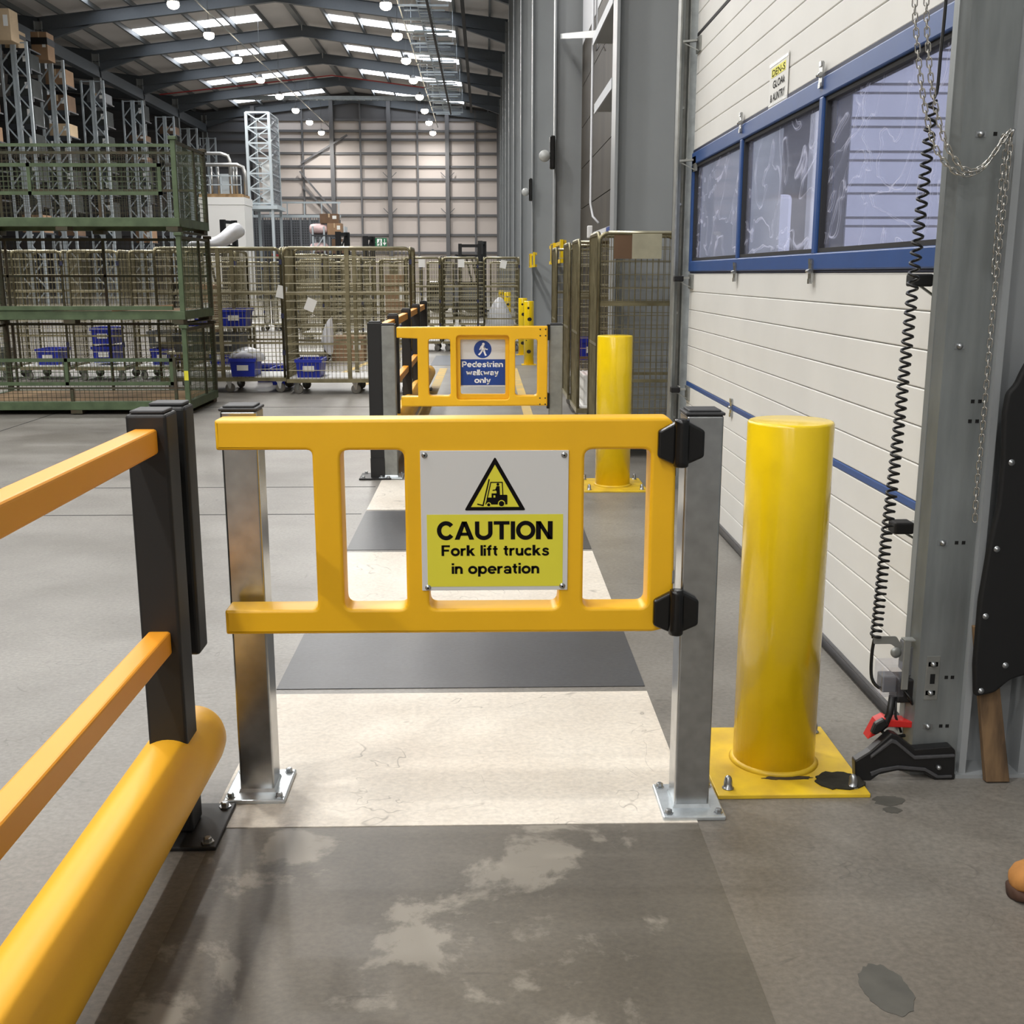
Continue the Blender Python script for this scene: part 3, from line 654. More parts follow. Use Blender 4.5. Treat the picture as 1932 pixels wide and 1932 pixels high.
# ================================================================== LAMPS
def lamp_light(parent):
    l = bpy.data.lights.get('high_bay') or bpy.data.lights.new('high_bay', 'AREA')
    l.shape = 'DISK'; l.size = .5; l.energy = LAMP_W; l.color = (1.0, .97, .93)
    o = bpy.data.objects.new('lamp_glow', l); COL.objects.link(o); o.parent = parent; o.location = (0, 0, -.36)
hb = MB().lathe([(.04, .16), (.1, .15), (.12, .03), (.23, .0), (.25, -.03), (.23, -.05)], n=16).data('housing'); hb.materials.append(M['lamp_body'])
hl_ = MB().lathe([(.23, -.05), (.25, -.16), (.2, -.26), (.1, -.31), (.0001, -.32)], n=16).data('lens'); hl_.materials.append(M['lamp_lens'])
for row, (x, side) in enumerate(((-12.7, 'left'), (-4.02, 'right'))):
    hw = MB().bar((0, -.05, .22), (0, -.05, roofz(x) - 12.4), .01).bar((0, .05, .22), (0, .05, roofz(x) - 12.4), .01).data('hanger'); hw.materials.append(M['lamp_body'])
    ORD = ['nearest', 'second', 'third', 'fourth', 'fifth', 'sixth', 'seventh', 'eighth', 'ninth', 'tenth', 'eleventh', 'twelfth', 'thirteenth', 'fourteenth', 'fifteenth', 'sixteenth', 'seventeenth', 'eighteenth', 'nineteenth', 'twentieth', 'twenty first']
    for k in range(-4, 17):  # rows run on behind the camera: unseen lamps added for front light
        y = 55 + 6.0 * (k - 10)
        lab = 'bright high bay lamp, %s to the far wall in the %s row' % (ORD[16 - k], side)
        t = thing('high_bay_lamp', lab, 'lamp', (x, y, 12.4), '%s row of high bay lamps' % side)
        obj('housing', hb, t); obj('lens', hl_, t); obj('hanger', hw, t); lamp_light(t)
    tag(MB().bar((x + .3, -12, 13.0), (x + .3, 93.5, 13.0), .06, .05).build('lighting_trunking', 'galv_dull'), 'thin trunking above the %s row of high bay lamps' % side, 'trunking')
# cable tray hung under the roof
ct = thing('cable_tray', 'galvanised cable tray on trapeze hangers running under the roof', 'cable tray', (-2.62, 0, 12.95))
tm = MB().box(-.3, -.27, 20, 84, 0, .1).box(.27, .3, 20, 84, 0, .1)
y = 20.0
while y < 84: tm.box(-.27, .27, y, y + .12, 0, .02); y += .55
tm.build('tray', 'rack_galv', ct)
hm = MB().box(-1.1, 1.1, -.04, .04, -.12, -.04).bar((-1.05, 0, -.05), (-1.05, 0, 1.8), .02).bar((1.05, 0, -.05), (1.05, 0, 1.5), .02).box(-.9, .9, -.04, .04, .5, .56).box(-.9, .9, .9, .98, -.1, -.04)
hmd = hm.data('hanger'); hmd.materials.append(M['rack_galv'])
for k in range(24): obj('hanger', hmd, ct, (0, 22 + k * 2.7, 0))
tag(MB().box(-.62, -.52, 20, 84, 12.6, 12.75).box(-2.2, -2.05, 20, 84, 12.7, 12.85).build('busbar', 'mast_black'), 'dark twin busbar running along under the roof', 'busbar') if False else None
tag(MB().bar((-.92, 20, 12.9), (-.92, 84, 12.9), .16).build('busbar', 'gasket'), 'dark busbar running under the roof right of the cable tray', 'busbar')
tag(MB().bar((-2.4, 20, 12.75), (-2.4, 84, 12.75), .1).build('busbar', 'gasket'), 'dark busbar running along under the cable tray', 'busbar')
cx_ = thing('cable_tray', 'galvanised cable tray crossing the roof near the far wall', 'cable tray', (0, 86.6, 14.05))
t2 = MB().box(-20.5, -3, -.25, -.22, 0, .25).box(-20.5, -3, .22, .25, 0, .25)
x = -20.4
while x < -3: t2.box(x, x + .1, -.22, .22, 0, .05); x += .5
t2.build('tray', 'rack_galv', cx_)

# ================================================================== NEAR SWING GATE
GY = 2.80
g1 = thing('swing_gate', 'near yellow plastic swing gate with the yellow caution sign', 'gate', (0, GY, 0))
T = .088
outer = fillet([(-.686, 1.090), (.468, 1.093, .008), (.488, 1.07, .008), (.492, .68, .004), (.492, .535, .01), (.44, .522), (-.686, .523), (-.686, .589), (-.443, .589, .015), (-.443, 1.013, .015), (-.686, 1.013)], .006, 3)
gp = plate('gate_panel', 'yellow_poly', [outer, fillet([(-.372, .589), (-.209, .589), (-.209, 1.012), (-.372, 1.012)], .022), fillet([(-.150, .589), (.190, .589), (.190, .985), (-.150, .985)], .02), fillet([(.253, .589), (.424, .589), (.424, 1.012), (.253, 1.012)], .022)], 0, T, .008, g1, 3)
SX0, SX1, SZ0, SZ1 = -.168, .212, .641, 1.011
sg = MB().box(SX0, SX1, -.004, -.0002, SZ0, SZ1).build('sign', 'sign_white', g1, .0008)
def su(x): return SX0 + (x - 170) / 1555 * (SX1 - SX0)
def sv(y): return SZ1 - (y - 160) / 1455 * (SZ1 - SZ0)
def poly(ps): return [(su(x), sv(y)) for x, y in ps]
MB().box(su(230), su(1672), -.0045, -.004, sv(1573), sv(815)).build('yellow_field', 'sign_yellow', sg)
tri = plate('triangle_border', 'sign_black', [fillet(poly([(952, 222), (1275, 773), (628, 773)]), .006, 5), poly([(952, 302), (1206, 738), (698, 738)])], -.0047, -.0041, 0, sg)
MB().prism(poly([(952, 302), (1206, 738), (698, 738)]), -.0045, -.0041).build('triangle_field', 'sign_yellow', sg)
fk = MB(); y0, y1 = -.0049, -.0045
k_ = (SX1 - SX0) / 1555
stroke(fk, poly([(890, 455), (825, 722), (768, 708)]), 14 * k_, y0, y1)
stroke(fk, poly([(868, 655), (908, 484), (1028, 484), (1034, 620)]), 11 * k_, y0, y1)
for q in ([(848, 712), (870, 640), (935, 640), (935, 712)], [(915, 597), (968, 597), (968, 617), (915, 617)], [(915, 617), (935, 617), (935, 641), (915, 641)], [(955, 612), (1076, 612), (1082, 620), (1082, 712), (955, 712)], [(935, 640), (955, 640), (955, 712), (935, 712)],
          [(968, 522), (1000, 522), (1004, 614), (966, 614), (968, 580), (955, 555)], [(972, 545), (968, 565), (925, 572), (927, 560), (955, 556)]): fk.prism(poly(q), y0, y1)
fk.prism([(su(982) + 15 * k_ * math.cos(a * .4488), sv(505) + 15 * k_ * math.sin(a * .4488)) for a in range(14)], y0, y1)
fk.build('forklift_symbol', 'sign_black', sg)
for (x, y, r) in ((885, 714, 26), (1020, 703, 38)):
    MB().prism(disc_poly(su(x), sv(y), r * k_), -.0052, -.0049).build('wheel_ring', 'sign_yellow', sg)
    MB().prism(disc_poly(su(x), sv(y), (r - 9) * k_), -.0055, -.0052).build('wheel_symbol', 'sign_black', sg)
text('lettering', 'CAUTION', 'sign_black', su(335), su(1562), sv(1077), sv(887), -.0049, sg, .022)
text('lettering', 'Fork lift trucks', 'sign_black', su(381), su(1527), sv(1247), sv(1135), -.0049, sg, .022)
text('lettering', 'in operation', 'sign_black', su(487), su(1422), sv(1437), sv(1325), -.0049, sg, .022)
for x, y in ((217, 205), (1678, 208), (233, 1583), (1670, 1573)):
    s = MB(); c = (su(x), -.004, sv(y)); s.lathe([(.0034, -.0058), (.0055, -.0045), (.0062, -.0006), (.0078, -.0005), (.0078, -.0001)], c, 14, 'y').build('screw', 'bolt', sg)
    MB().lathe([(.0001, -.0061), (.0028, -.0061), (.0028, -.0059)], c, 6, 'y').build('screw_socket', 'hole', sg)
for zc in (1.030, .582):
    h = MB(); zb, zt = zc - .057, zc + .057
    for s_, x0, x1 in ((-1, .438, .497), (1, .497, .557)):
        xo, xi = (x0, x1) if s_ < 0 else (x1, x0)
        pl = [(xi, zt - .002), (xi - (xi - xo) * .3, zt - .003), (xo - (xo - xi) * .1, zt - .022), (xo, zt - .026), (xo, zb + .022), (xo - (xo - xi) * .12, zb + .018), (xi - (xi - xo) * .35, zb + .004), (xi, zb + .003)]
        h.prism(pl if s_ < 0 else pl[::-1], -.024 if s_ < 0 else -.022, -.001)
    hg_ = h.build('hinge', 'hinge_black', g1, .006, 3)
    MB().lathe([(.012, zt + .006), (.018, zt + .005), (.019, zt - .004), (.0195, zt - .012), (.02, zb + .012), (.019, zb), (.016, zb - .003)], (.497, -.024, 0), 20).build('hinge_barrel', 'hinge_black', hg_)
MB().box(.488, .494, .0, .02, .655, .69).build('strike_plate', 'galv', g1)

# galvanised gate posts
def gate_post(x0, y, label, m='galv', h=1.098, group='gate posts'):
    t = thing('gate_post', label, 'post', (x0 + .048, y + .048, 0), group)
    W = .048
    MB().box(-W, W, -W, W, .014, h).build('post', m, t, .006, 3)
    MB().box(-.086, .086, -.10, .10, 0, .014).build('base_plate', 'plate_zinc', t, .004, 2)
    MB().lathe([(.073, .0), (.068, .010)], (0, 0, .014), 4).build('weld', 'plate_zinc', t).rotation_euler.z = math.radians(45)
    for x in (-.068, .068):
        for yy in (-.08, .08):
            MB().lathe([(.013, .014), (.013, .016), (.0095, .0165), (.0095, .025), (.006, .027), (.0001, .027)], (x, yy, 0), 6).build('bolt', 'bolt', t)
    MB().box(-W - .003, W + .003, -W - .003, W + .003, h, h + .008).box(-W + .006, W - .006, -W + .006, W - .006, h + .008, h + .014).build('cap', 'cap_black', t, .004)
    return t
gate_post(.513, 2.802, 'galvanised gate post carrying the black hinges of the near gate')
gate_post(-.701, 2.925, 'galvanised latch post behind the free end of the near gate')
gate_post(-.737, 7.95, 'dull galvanised latch post left of the far gate', 'galv_dull')
gate_post(.456, 7.95, 'dull galvanised hinge post right of the far gate', 'galv_dull')

# ================================================================== BARRIERS
def hexbolt(x, y, z, parent):
    MB().lathe([(.017, 0), (.017, .003), (.011, .0035), (.011, .013), (.008, .015), (.0001, .015)], (x, y, z), 6).build('bolt', 'bolt', parent)
b1 = thing('barrier_fence', 'near orange and black plastic barrier fence with a thick yellow floor bumper', 'barrier', (-.825, 2.745, 0))
def bpost(parent, y, z0=.012, h=1.118, x=0, hw=.05, hd=.05):
    MB().box(x - hw, x + hw, y - hd, y + hd, z0, h).build('post', 'black_poly', parent, .008, 3)
    MB().box(x - hw + .008, x + hw - .008, y - hd + .008, y + hd - .008, h, h + .009).build('post_cap', 'cap_black', parent, .006, 2)
bpost(b1, 0); bpost(b1, -1.62)
for z in (1.052, .537):
    MB().box(-.032, .026, -1.58, -.045, z - .031, z + .031).build('rail', 'orange_poly', b1, .008, 3)
prof = [(.0001, .262), (.03, .258), (.06, .243), (.08, .22), (.091, .19), (.095, .15), (.095, -1.95), (.07, -1.96), (.0001, -1.96)]
MB().lathe(prof, (0, 0, .18), 40, 'y').build('floor_bumper', 'bumper_yellow', b1)
MB().box(-.125, .125, -.125, .12, 0, .012).build('base_plate', 'black_poly', b1, .003)
for x in (-.1, .1):
    for y in (-.1, .095): hexbolt(x, y, .012, b1)
tag(MB().box(-.052, .052, .115, .205, .445, 1.118).build('stop_post', 'black_poly', b1, .01, 3), 'short black stop post hung behind the main post')
MB().box(-.044, .044, .123, .197, 1.118, 1.127).build('post_cap', 'cap_black', b1, .005, 2)
for z in (.62, .95): MB().box(-.03, .03, .045, .12, z - .03, z + .03).build('spacer', 'black_poly', b1)

b2 = thing('barrier_fence', 'far orange and black plastic barrier fence running away behind the far gate', 'barrier', (-.785, 8.0, 0))
bpost(b2, 0)
for k in range(1, 5): bpost(b2, 1.58 * k - .05, x=0.005, hw=.045)
for z in (1.052, .537): MB().box(-.032, .026, .05, 6.2, z - .031, z + .031).build('rail', 'orange_poly', b2, .006, 2)
MB().lathe([(.0001, -.05), (.09, -.05), (.095, -.04), (.095, 6.5), (.0001, 6.6)], (.03, .2, .19), 28, 'y').build('floor_bumper', 'bumper_yellow', b2)
MB().lathe([(.0001, -.06), (.084, -.06), (.084, -.05)], (.03, .2, .19), 28, 'y').build('bumper_end_cap', 'black_poly', b2)
for k in range(5):
    y = 0 if k == 0 else 1.58 * k - .05
    MB().box(-.13, .1, y - .12, y + .12, 0, .012).build('base_plate', 'black_poly', b2)
    for x in (-.1, .08):
        for q in (-.1, .1): hexbolt(x, y + q, .012, b2)
# bumper of the far fence shows a tapered black foot in front
MB().box(-.05, .05, -.06, -.05, .012, .15).build('foot', 'black_poly', b2)

# ================================================================== FAR GATE
g2 = thing('swing_gate', 'far yellow swing gate with the blue pedestrian walkway sign', 'gate', (0, 7.90, 0))
o2 = fillet([(-.625, 1.088), (.441, 1.094), (.441, .532), (-.60, .528), (-.60, .600), (-.48, .600, .004), (-.48, 1.008, .004), (-.625, 1.014)], .006, 3)
plate('gate_panel', 'yellow_poly', [o2, fillet([(-.403, .605), (-.248, .605), (-.248, 1.004), (-.403, 1.004)], .022), fillet([(-.205, .577), (.168, .577), (.168, 1.03), (-.205, 1.03)], .025), fillet([(.211, .605), (.369, .605), (.369, 1.003), (.211, 1.003)], .022)], 0, .085, .008, g2, 3)
plate('recess_rim', 'yellow_poly', [fillet([(-.206, .576), (.169, .576), (.169, 1.031), (-.206, 1.031)], .02), fillet([(-.178, .612), (.142, .612), (.142, 1.0), (-.178, 1.0)], .012)], .045, .083, .003, g2, 2)
s2 = MB().box(-.182, .146, .083, .087, .664, 1.003).build('sign', 'sign_white', g2)
MB().box(-.182, .146, .0822, .083, .672, .857).build('blue_field', 'sign_blue', s2)
MB().prism(disc_poly(-.019, .928, .063, 32), .0822, .083).build('blue_disc', 'sign_blue', s2)
pm = MB(); y0, y1 = .0812, .0822
def pq(ps): return [(-.019 + (x - 1110) / 85 * .063, .928 - (y - 1062) / 85 * .063) for x, y in ps]
pm.prism(disc_poly(*pq([(1117, 1012)])[0], .0095, 14), y0, y1)
for q in ([(1098, 1022), (1124, 1022), (1132, 1072), (1096, 1076)], [(1092, 1030), (1102, 1036), (1088, 1068), (1076, 1066)], [(1122, 1030), (1138, 1054), (1160, 1058), (1156, 1070), (1130, 1062), (1116, 1040)],
          [(1096, 1072), (1116, 1072), (1098, 1098), (1080, 1120), (1064, 1112), (1084, 1092)], [(1110, 1070), (1131, 1070), (1138, 1098), (1150, 1120), (1132, 1126), (1122, 1100)]): pm.prism(pq(q), y0, y1)
pm.build('walking_figure', 'sign_pure', s2)
text('lettering', 'Pedestrian', 'sign_pure', -.168, .126, .802, .842, .0815, s2, .022)
text('lettering', 'walkway', 'sign_pure', -.139, .095, .744, .784, .0815, s2, .022)
text('lettering', 'only', 'sign_pure', -.080, .038, .689, .728, .0815, s2, .022)
for z in (1.05, .565):
    MB().box(.438, .457, .02, .08, z - .055, z + .055).build('hinge', 'hinge_black', g2)
    MB().lathe([(.011, -.003), (.011, .0), (.006, .0001)], (-.525, 0, z), 14, 'y').build('rail_bolt', 'yellow_poly', g2)
    for x in (.388, .426):
        for q in (-.022, .022): MB().lathe([(.0001, -.002), (.005, -.002), (.006, .0)], (x, 0, z + q), 8, 'y').build('screw', 'rust_dark', g2)

# ================================================================== BOLLARDS
def bollard(x, y, label, r=.121, h=1.045, mark=True):
    t = thing('bollard', label, 'bollard', (x, y, 0), 'yellow bollards')
    MB().lathe([(r, .012), (r, h - .008), (r - .003, h - .002), (r - .008, h), (.0001, h)], n=48).build('column', 'bollard_yellow', t)
    MB().box(-.217, .217, -.24, .24, 0, .012).build('base_plate', 'plate_yellow', t, .002)
    MB().lathe([(r + .012, .012), (r + .004, .02), (r, .024)], n=36).build('weld', 'plate_yellow', t)
    for sx in (-1, 1):
        for sy in (-1, 1):
            MB().lathe([(.017, .012), (.017, .015), (.0125, .016), (.0125, .032), (.012, .034), (.010, .044), (.006, .050), (.0001, .052)], (sx * .18, sy * .195, 0), 12).build('dome_nut', 'bolt', t)
    return t
n1 = bollard(.868, 3.115, 'large yellow bollard beside the near gate, dark patch on its base plate')
blob('grout_patch', 'grout_dark', .155, -.16, .068, .058, .0165, parent=n1, seed=3, jag=.14)
blob('wear_patch', 'rust_dark', .01, -.135, .075, .012, .0135, parent=n1, seed=9, jag=.2)
bollard(.885, 7.615, 'yellow bollard beside the far gate')
fbm = MB().lathe([(.082, 0), (.082, 1.02), (.078, 1.03), (.0001, 1.03)], n=20).data('column'); fbm.materials.append(M['bollard_yellow'])
for x, y, lab in ((.712, 18.3, 'scuffed slim yellow bollard seen past the far gate, nearest of the distant ones'), (.69, 20.6, 'slim yellow bollard just behind the scuffed distant one'), (.55, 27.5, 'slim yellow bollard behind the mesh of the far roll cages'), (.45, 31.0, 'slim yellow bollard farthest away behind the far roll cages')):
    t = thing('bollard', lab, 'bollard', (x, y, 0), 'distant yellow bollards')
    obj('column', fbm, t)
    MB().box(-.12, .12, -.12, .12, 0, .01).build('base_plate', 'plate_yellow', t)
    for i, (a, z, w) in enumerate(((-1.7, .92, .03), (-1.5, .74, .05), (-1.6, .22, .05), (-2.1, .4, .015))):
        p = Vector((.082 * math.cos(a), .082 * math.sin(a), z))
        MB().lathe([(.0001, -.003), (w * .6, -.003), (w * .8, .012)], (p.x, p.y, p.z), 7, 'y').build('scuff_mark', 'scuff', t)
BNX = ['first', 'second', 'third', 'fourth', 'fifth', 'sixth', 'seventh', 'eighth', 'ninth', 'tenth']

# ================================================================== DOOR GEAR
lk = MB()
pts = []
for i in range(14):
    a = 2 * math.pi * i / 14; pts.append((.0062 * math.cos(a), 0, .0062 * math.sin(a) + (.0065 if math.sin(a) > 0 else -.0065)))
lk.tube(pts, .0018, 5, True); lkd = lk.data('link'); lkd.materials.append(M['chain_metal'])
def resample(pts, step):
    pts = [Vector(p) for p in pts]; dense = []
    n = len(pts)
    for i in range(n - 1):
        p0, p1, p2, p3 = pts[max(i - 1, 0)], pts[i], pts[i + 1], pts[min(i + 2, n - 1)]
        for k in range(20):
            t = k / 20; dense.append(.5 * ((2 * p1) + (p2 - p0) * t + (2 * p0 - 5 * p1 + 4 * p2 - p3) * t * t + (3 * p1 - p0 - 3 * p2 + p3) * t ** 3))
    dense.append(pts[-1]); out = [dense[0]]; acc = 0
    for a, b in zip(dense[:-1], dense[1:]):
        L = (b - a).length
        while acc + L >= step:
            f = (step - acc) / L; a = a + (b - a) * f; out.append(a.copy()); L = (b - a).length; acc = 0
        acc += L
    return out
def chain(label, pts, origin):
    t = thing('door_chain', label, 'chain', origin); O = Vector(origin); q = resample(pts, .0185)
    for i in range(len(q) - 1):
        c = (q[i] + q[i + 1]) / 2 - O; d = (q[i + 1] - q[i]).normalized()
        o = obj('link', lkd, t); o.location = c
        o.rotation_mode = 'QUATERNION'; o.rotation_quaternion = d.to_track_quat('Z', 'Y') @ Matrix.Rotation(math.radians(35 + 90 * (i % 2)), 4, 'Z').to_quaternion()
    MB().bar(q[0] - O - Vector((0, 0, 0)), q[0] - O + Vector((0, 0, .02)), .004).build('end_ring', 'chain_metal', t) if False else None
    return t
chain('thin steel chain looping from above to the hook, its left strand', [(1.086, 2.985, 2.3), (1.09, 2.985, 2.128), (1.104, 2.985, 2.027), (1.123, 2.985, 1.926), (1.147, 2.985, 1.835), (1.177, 2.985, 1.763), (1.223, 2.985, 1.716), (1.259, 2.985, 1.704), (1.299, 2.985, 1.72), (1.336, 2.985, 1.773), (1.357, 2.985, 1.808), (1.358, 2.995, 1.70), (1.357, 2.995, 1.45)], (1.358, 3.0, 1.45))
chain('thin steel chain looping to the hook and hanging down, its right strand', [(1.112, 2.97, 2.3), (1.114, 2.97, 2.128), (1.133, 2.97, 1.977), (1.157, 2.97, 1.874), (1.19, 2.97, 1.785), (1.229, 2.97, 1.732), (1.258, 2.97, 1.714), (1.299, 2.97, 1.729), (1.338, 2.97, 1.785), (1.361, 2.972, 1.812), (1.362, 2.975, 1.718), (1.359, 2.975, 1.543), (1.356, 2.975, 1.336), (1.357, 2.975, 1.08), (1.356, 2.975, .873), (1.359, 2.975, .776)], (1.359, 2.99, .776))
tag(MB().tube([(1.36, 3.02, 1.80), (1.36, 2.965, 1.80), (1.36, 2.955, 1.815)], .004, 6).build('chain_hook', 'galv'), 'small steel hook holding the chain on the galvanised track', 'hook')
cc = thing('coiled_cable', 'black coiled cable hanging in front of the white door', 'cable', (1.13, 3.06, .27))
path = resample([(1.199, 3.06, 2.4), (1.199, 3.06, 2.146), (1.196, 3.06, 2.017), (1.194, 3.06, 1.925), (1.185, 3.06, 1.90)], .02)
MB().tube([p - Vector((1.13, 3.06, .27)) for p in path], .0045, 7).build('straight_lead', 'cable_black', cc)
axis = resample([(1.185, 3.06, 1.90), (1.183, 3.06, 1.859), (1.178, 3.06, 1.711), (1.17, 3.06, 1.503), (1.164, 3.06, 1.276), (1.155, 3.06, .95), (1.144, 3.06, .689), (1.137, 3.06, .451), (1.132, 3.06, .41)], .0016)
hp = []; ph = 0
for i, p in enumerate(axis):
    zz = p.z; pitch = .031 - .013 * (1.9 - zz) / 1.5
    ph += 2 * math.pi * .0016 / pitch; r = .0125 + .001 * (1.9 - zz)
    hp.append(p - Vector((1.13, 3.06, .27)) + Vector((r * math.cos(ph), r * math.sin(ph), 0)))
MB().tube(hp[::1], .0042, 5).build('coil', 'cable_black', cc)
MB().tube([p - Vector((1.13, 3.06, .27)) for p in resample([(1.132, 3.06, .41), (1.128, 3.06, .37), (1.129, 3.06, .31), (1.135, 3.055, .28), (1.152, 3.05, .262), (1.172, 3.05, .262)], .012)], .005, 7).build('end_lead', 'cable_black', cc)
jb = thing('junction_box', 'clear plastic junction box with brackets and black leads at the door foot', 'junction box', (1.2, 3.06, .24))
MB().box(-.05, .02, -.035, .035, 0, .10).build('clear_cover', 'clear_sheet', jb, .006)
MB().box(-.042, .0, -.02, .03, .01, .06).build('terminal_block', 'tote_grey', jb, .004)
MB().box(.0, .05, -.03, .04, -.02, .055).build('switch_body', 'guard_black', jb, .006)
MB().box(.002, .022, -.05, -.044, .03, .18).box(.002, .035, -.05, -.02, .176, .182).build('hook_plate', 'galv_dull', jb, .002)
MB().prism(fillet([(-.072, .155), (-.072, .178), (-.005, .178), (.015, .145), (.005, .135), (-.02, .155)], .006), -.005, .0).build('lever_arm', 'galv_dull', jb)
MB().lathe([(.004, -.006), (.016, -.006), (.016, .0), (.004, 0)], (-.005, -.006, .13), 16, 'y').build('lever_eye', 'galv_dull', jb)
MB().box(.03, .05, -.02, .06, .06, .15).build('roller_carrier', 'tote_grey', jb, .004)
MB().tube([(-.01, -.02, .0), (-.016, -.025, -.05), (-.03, -.03, -.085), (-.045, -.03, -.10)], .011, 8).build('corrugated_lead', 'cable_black', jb)
MB().tube([(.0, -.02, .0), (.0, -.03, -.06), (.02, -.03, -.11)], .004, 6).build('lead', 'cable_black', jb)
MB().tube([(-.045, -.03, -.10), (-.02, -.04, -.12), (.03, -.035, -.118)], .005, 6).build('lead', 'cable_black', jb)
MB().tube([(.02, -.03, .02), (.035, -.045, .0), (.045, -.035, -.02), (.03, -.03, .0)], .004, 6).build('lead', 'cable_black', jb)
dg = thing('door_foot_guard', 'black folded metal foot guard with a red lock at the base of the galvanised track', 'guard', (1.2, 2.96, 0))
def gx(ps): return [(x - 1.2, z) for x, z in ps]
MB().prism(gx([(1.078, .0), (1.072, .062), (1.116, .092), (1.172, .148), (1.190, .142), (1.245, .098), (1.352, .106), (1.366, .092), (1.37, .0), (1.312, .0), (1.276, .022), (1.198, .030), (1.145, .018), (1.122, .0)]), .022, .056).build('guard_shell', 'guard_black', dg, .004)
MB().prism(gx([(1.115, .080), (1.173, .132), (1.188, .127), (1.246, .078), (1.362, .082), (1.362, .074), (1.244, .068), (1.186, .116), (1.174, .120), (1.116, .072)]), .015, .024).build('fold_rib', 'seal_grey', dg, .002)
MB().prism(gx([(1.118, .028), (1.150, .040), (1.20, .048), (1.28, .040), (1.32, .016), (1.36, .016), (1.36, .009), (1.315, .008), (1.278, .031), (1.20, .039), (1.150, .030), (1.122, .016)]), .017, .024).build('fold_rib', 'seal_grey', dg, .001)
MB().lathe([(.0001, -.012), (.006, -.010), (.009, 0)], (.118, .021, .042), 10, 'y').build('bolt', 'bolt', dg)
MB().prism(gx([(1.12, .11), (1.145, .165), (1.17, .178), (1.18, .172), (1.25, .165), (1.25, .145), (1.18, .148), (1.155, .13)]), .065, .11).build('red_lock_arm', 'red_paint', dg, .003)
MB().prism(gx([(1.125, .135), (1.135, .165), (1.16, .18), (1.175, .16), (1.14, .13)]), .05, .07).build('lock_grip', 'guard_black', dg, .004)
tag(MB().add([(1.452, 2.955, .004), (1.522, 2.955, .004), (1.445, 2.985, .47), (1.386, 2.985, .47), (1.452, 2.98, 0), (1.522, 2.98, 0), (1.445, 3.0, .47), (1.386, 3.0, .47)],
             [(0, 1, 2, 3), (7, 6, 5, 4), (0, 4, 5, 1), (1, 5, 6, 2), (2, 6, 7, 3), (3, 7, 4, 0)]).build('timber_plank', 'wood_old', None, .003), 'worn brown timber plank leaning on the door post under the black sheet', 'plank')
sh = thing('rubber_sheet', 'black rubber sheet with round silver studs hung on the door post', 'sheet', (1.5, 2.96, .27))
so = [(1.392, .271), (1.447, .283), (1.489, .322), (1.537, .338), (1.66, .35), (1.66, 1.27), (1.50, 1.26), (1.452, 1.225), (1.438, 1.195), (1.425, 1.16), (1.405, 1.138), (1.400, 1.08), (1.409, .949), (1.409, .83), (1.393, .71), (1.381, .556), (1.382, .367)]
plate('sheet', 'rubber_black', [fillet([(x - 1.5, z - .27) for x, z in so], .012)], -.014, .01, .007, sh, 2)
for x, z in ((1.432, .949), (1.414, .706), (1.400, .512), (1.407, .29), (1.47, .366)):
    MB().lathe([(.0001, -.019), (.004, -.018), (.0055, -.0145), (.009, -.0145), (.009, -.013)], (x - 1.5, 0, z - .27), 12, 'y').build('stud', 'bolt', sh)

# work boot at the right edge
bt = thing('work_boot', 'tan leather work boot toe at the right edge of the frame', 'boot', (1.40, 2.36, 0))
def ring(cx, w, z0, h, n=16, fl=.8):
    out = []
    for i in range(n):
        a = 2 * math.pi * i / n; c, s = math.cos(a), math.sin(a)
        out.append((cx, w * math.copysign(abs(c) ** fl, c), z0 + h * .5 + h * .5 * math.copysign(abs(s) ** fl, s)))
    return out
def loft(secs):
    m = MB(); n = len(secs[0]); vs = [p for s in secs for p in s]
    m.add(vs, [(j * n + i, j * n + (i + 1) % n, (j + 1) * n + (i + 1) % n, (j + 1) * n + i) for j in range(len(secs) - 1) for i in range(n)] + [tuple(range(n)), tuple(range((len(secs) - 1) * n, len(secs) * n))], True); return m
loft([ring(-.158, .012, .03, .02), ring(-.152, .03, .025, .04), ring(-.135, .043, .022, .058), ring(-.10, .05, .022, .068), ring(-.06, .051, .022, .078), ring(-.02, .047, .022, .10), ring(.02, .044, .022, .135), ring(.05, .042, .022, .19), ring(.10, .04, .022, .2), ring(.135, .034, .022, .19), ring(.142, .02, .03, .15)]).build('upper', 'boot_tan', bt)
loft([ring(-.161, .015, 0, .03), ring(-.154, .034, 0, .032), ring(-.135, .047, 0, .032), ring(-.09, .054, 0, .032), ring(-.02, .048, 0, .03), ring(.05, .044, 0, .03), ring(.12, .044, 0, .03), ring(.148, .025, 0, .03)]).build('sole', 'boot_sole', bt)
tr_ = MB().lathe([(.043, .16), (.05, .17), (.06, .30), (.066, .45), (.06, .452)], (.085, 0, 0), 18); tr_.build('trouser_leg', 'door_navy', bt)
lc_ = MB()
for i in range(4): lc_.tube([(-.045 + i * .022, -.02, .098 + i * .02), (-.04 + i * .022, 0, .108 + i * .024), (-.045 + i * .022, .02, .098 + i * .02)], .0025, 5)
lc_.build('laces', 'carton_pale', bt)

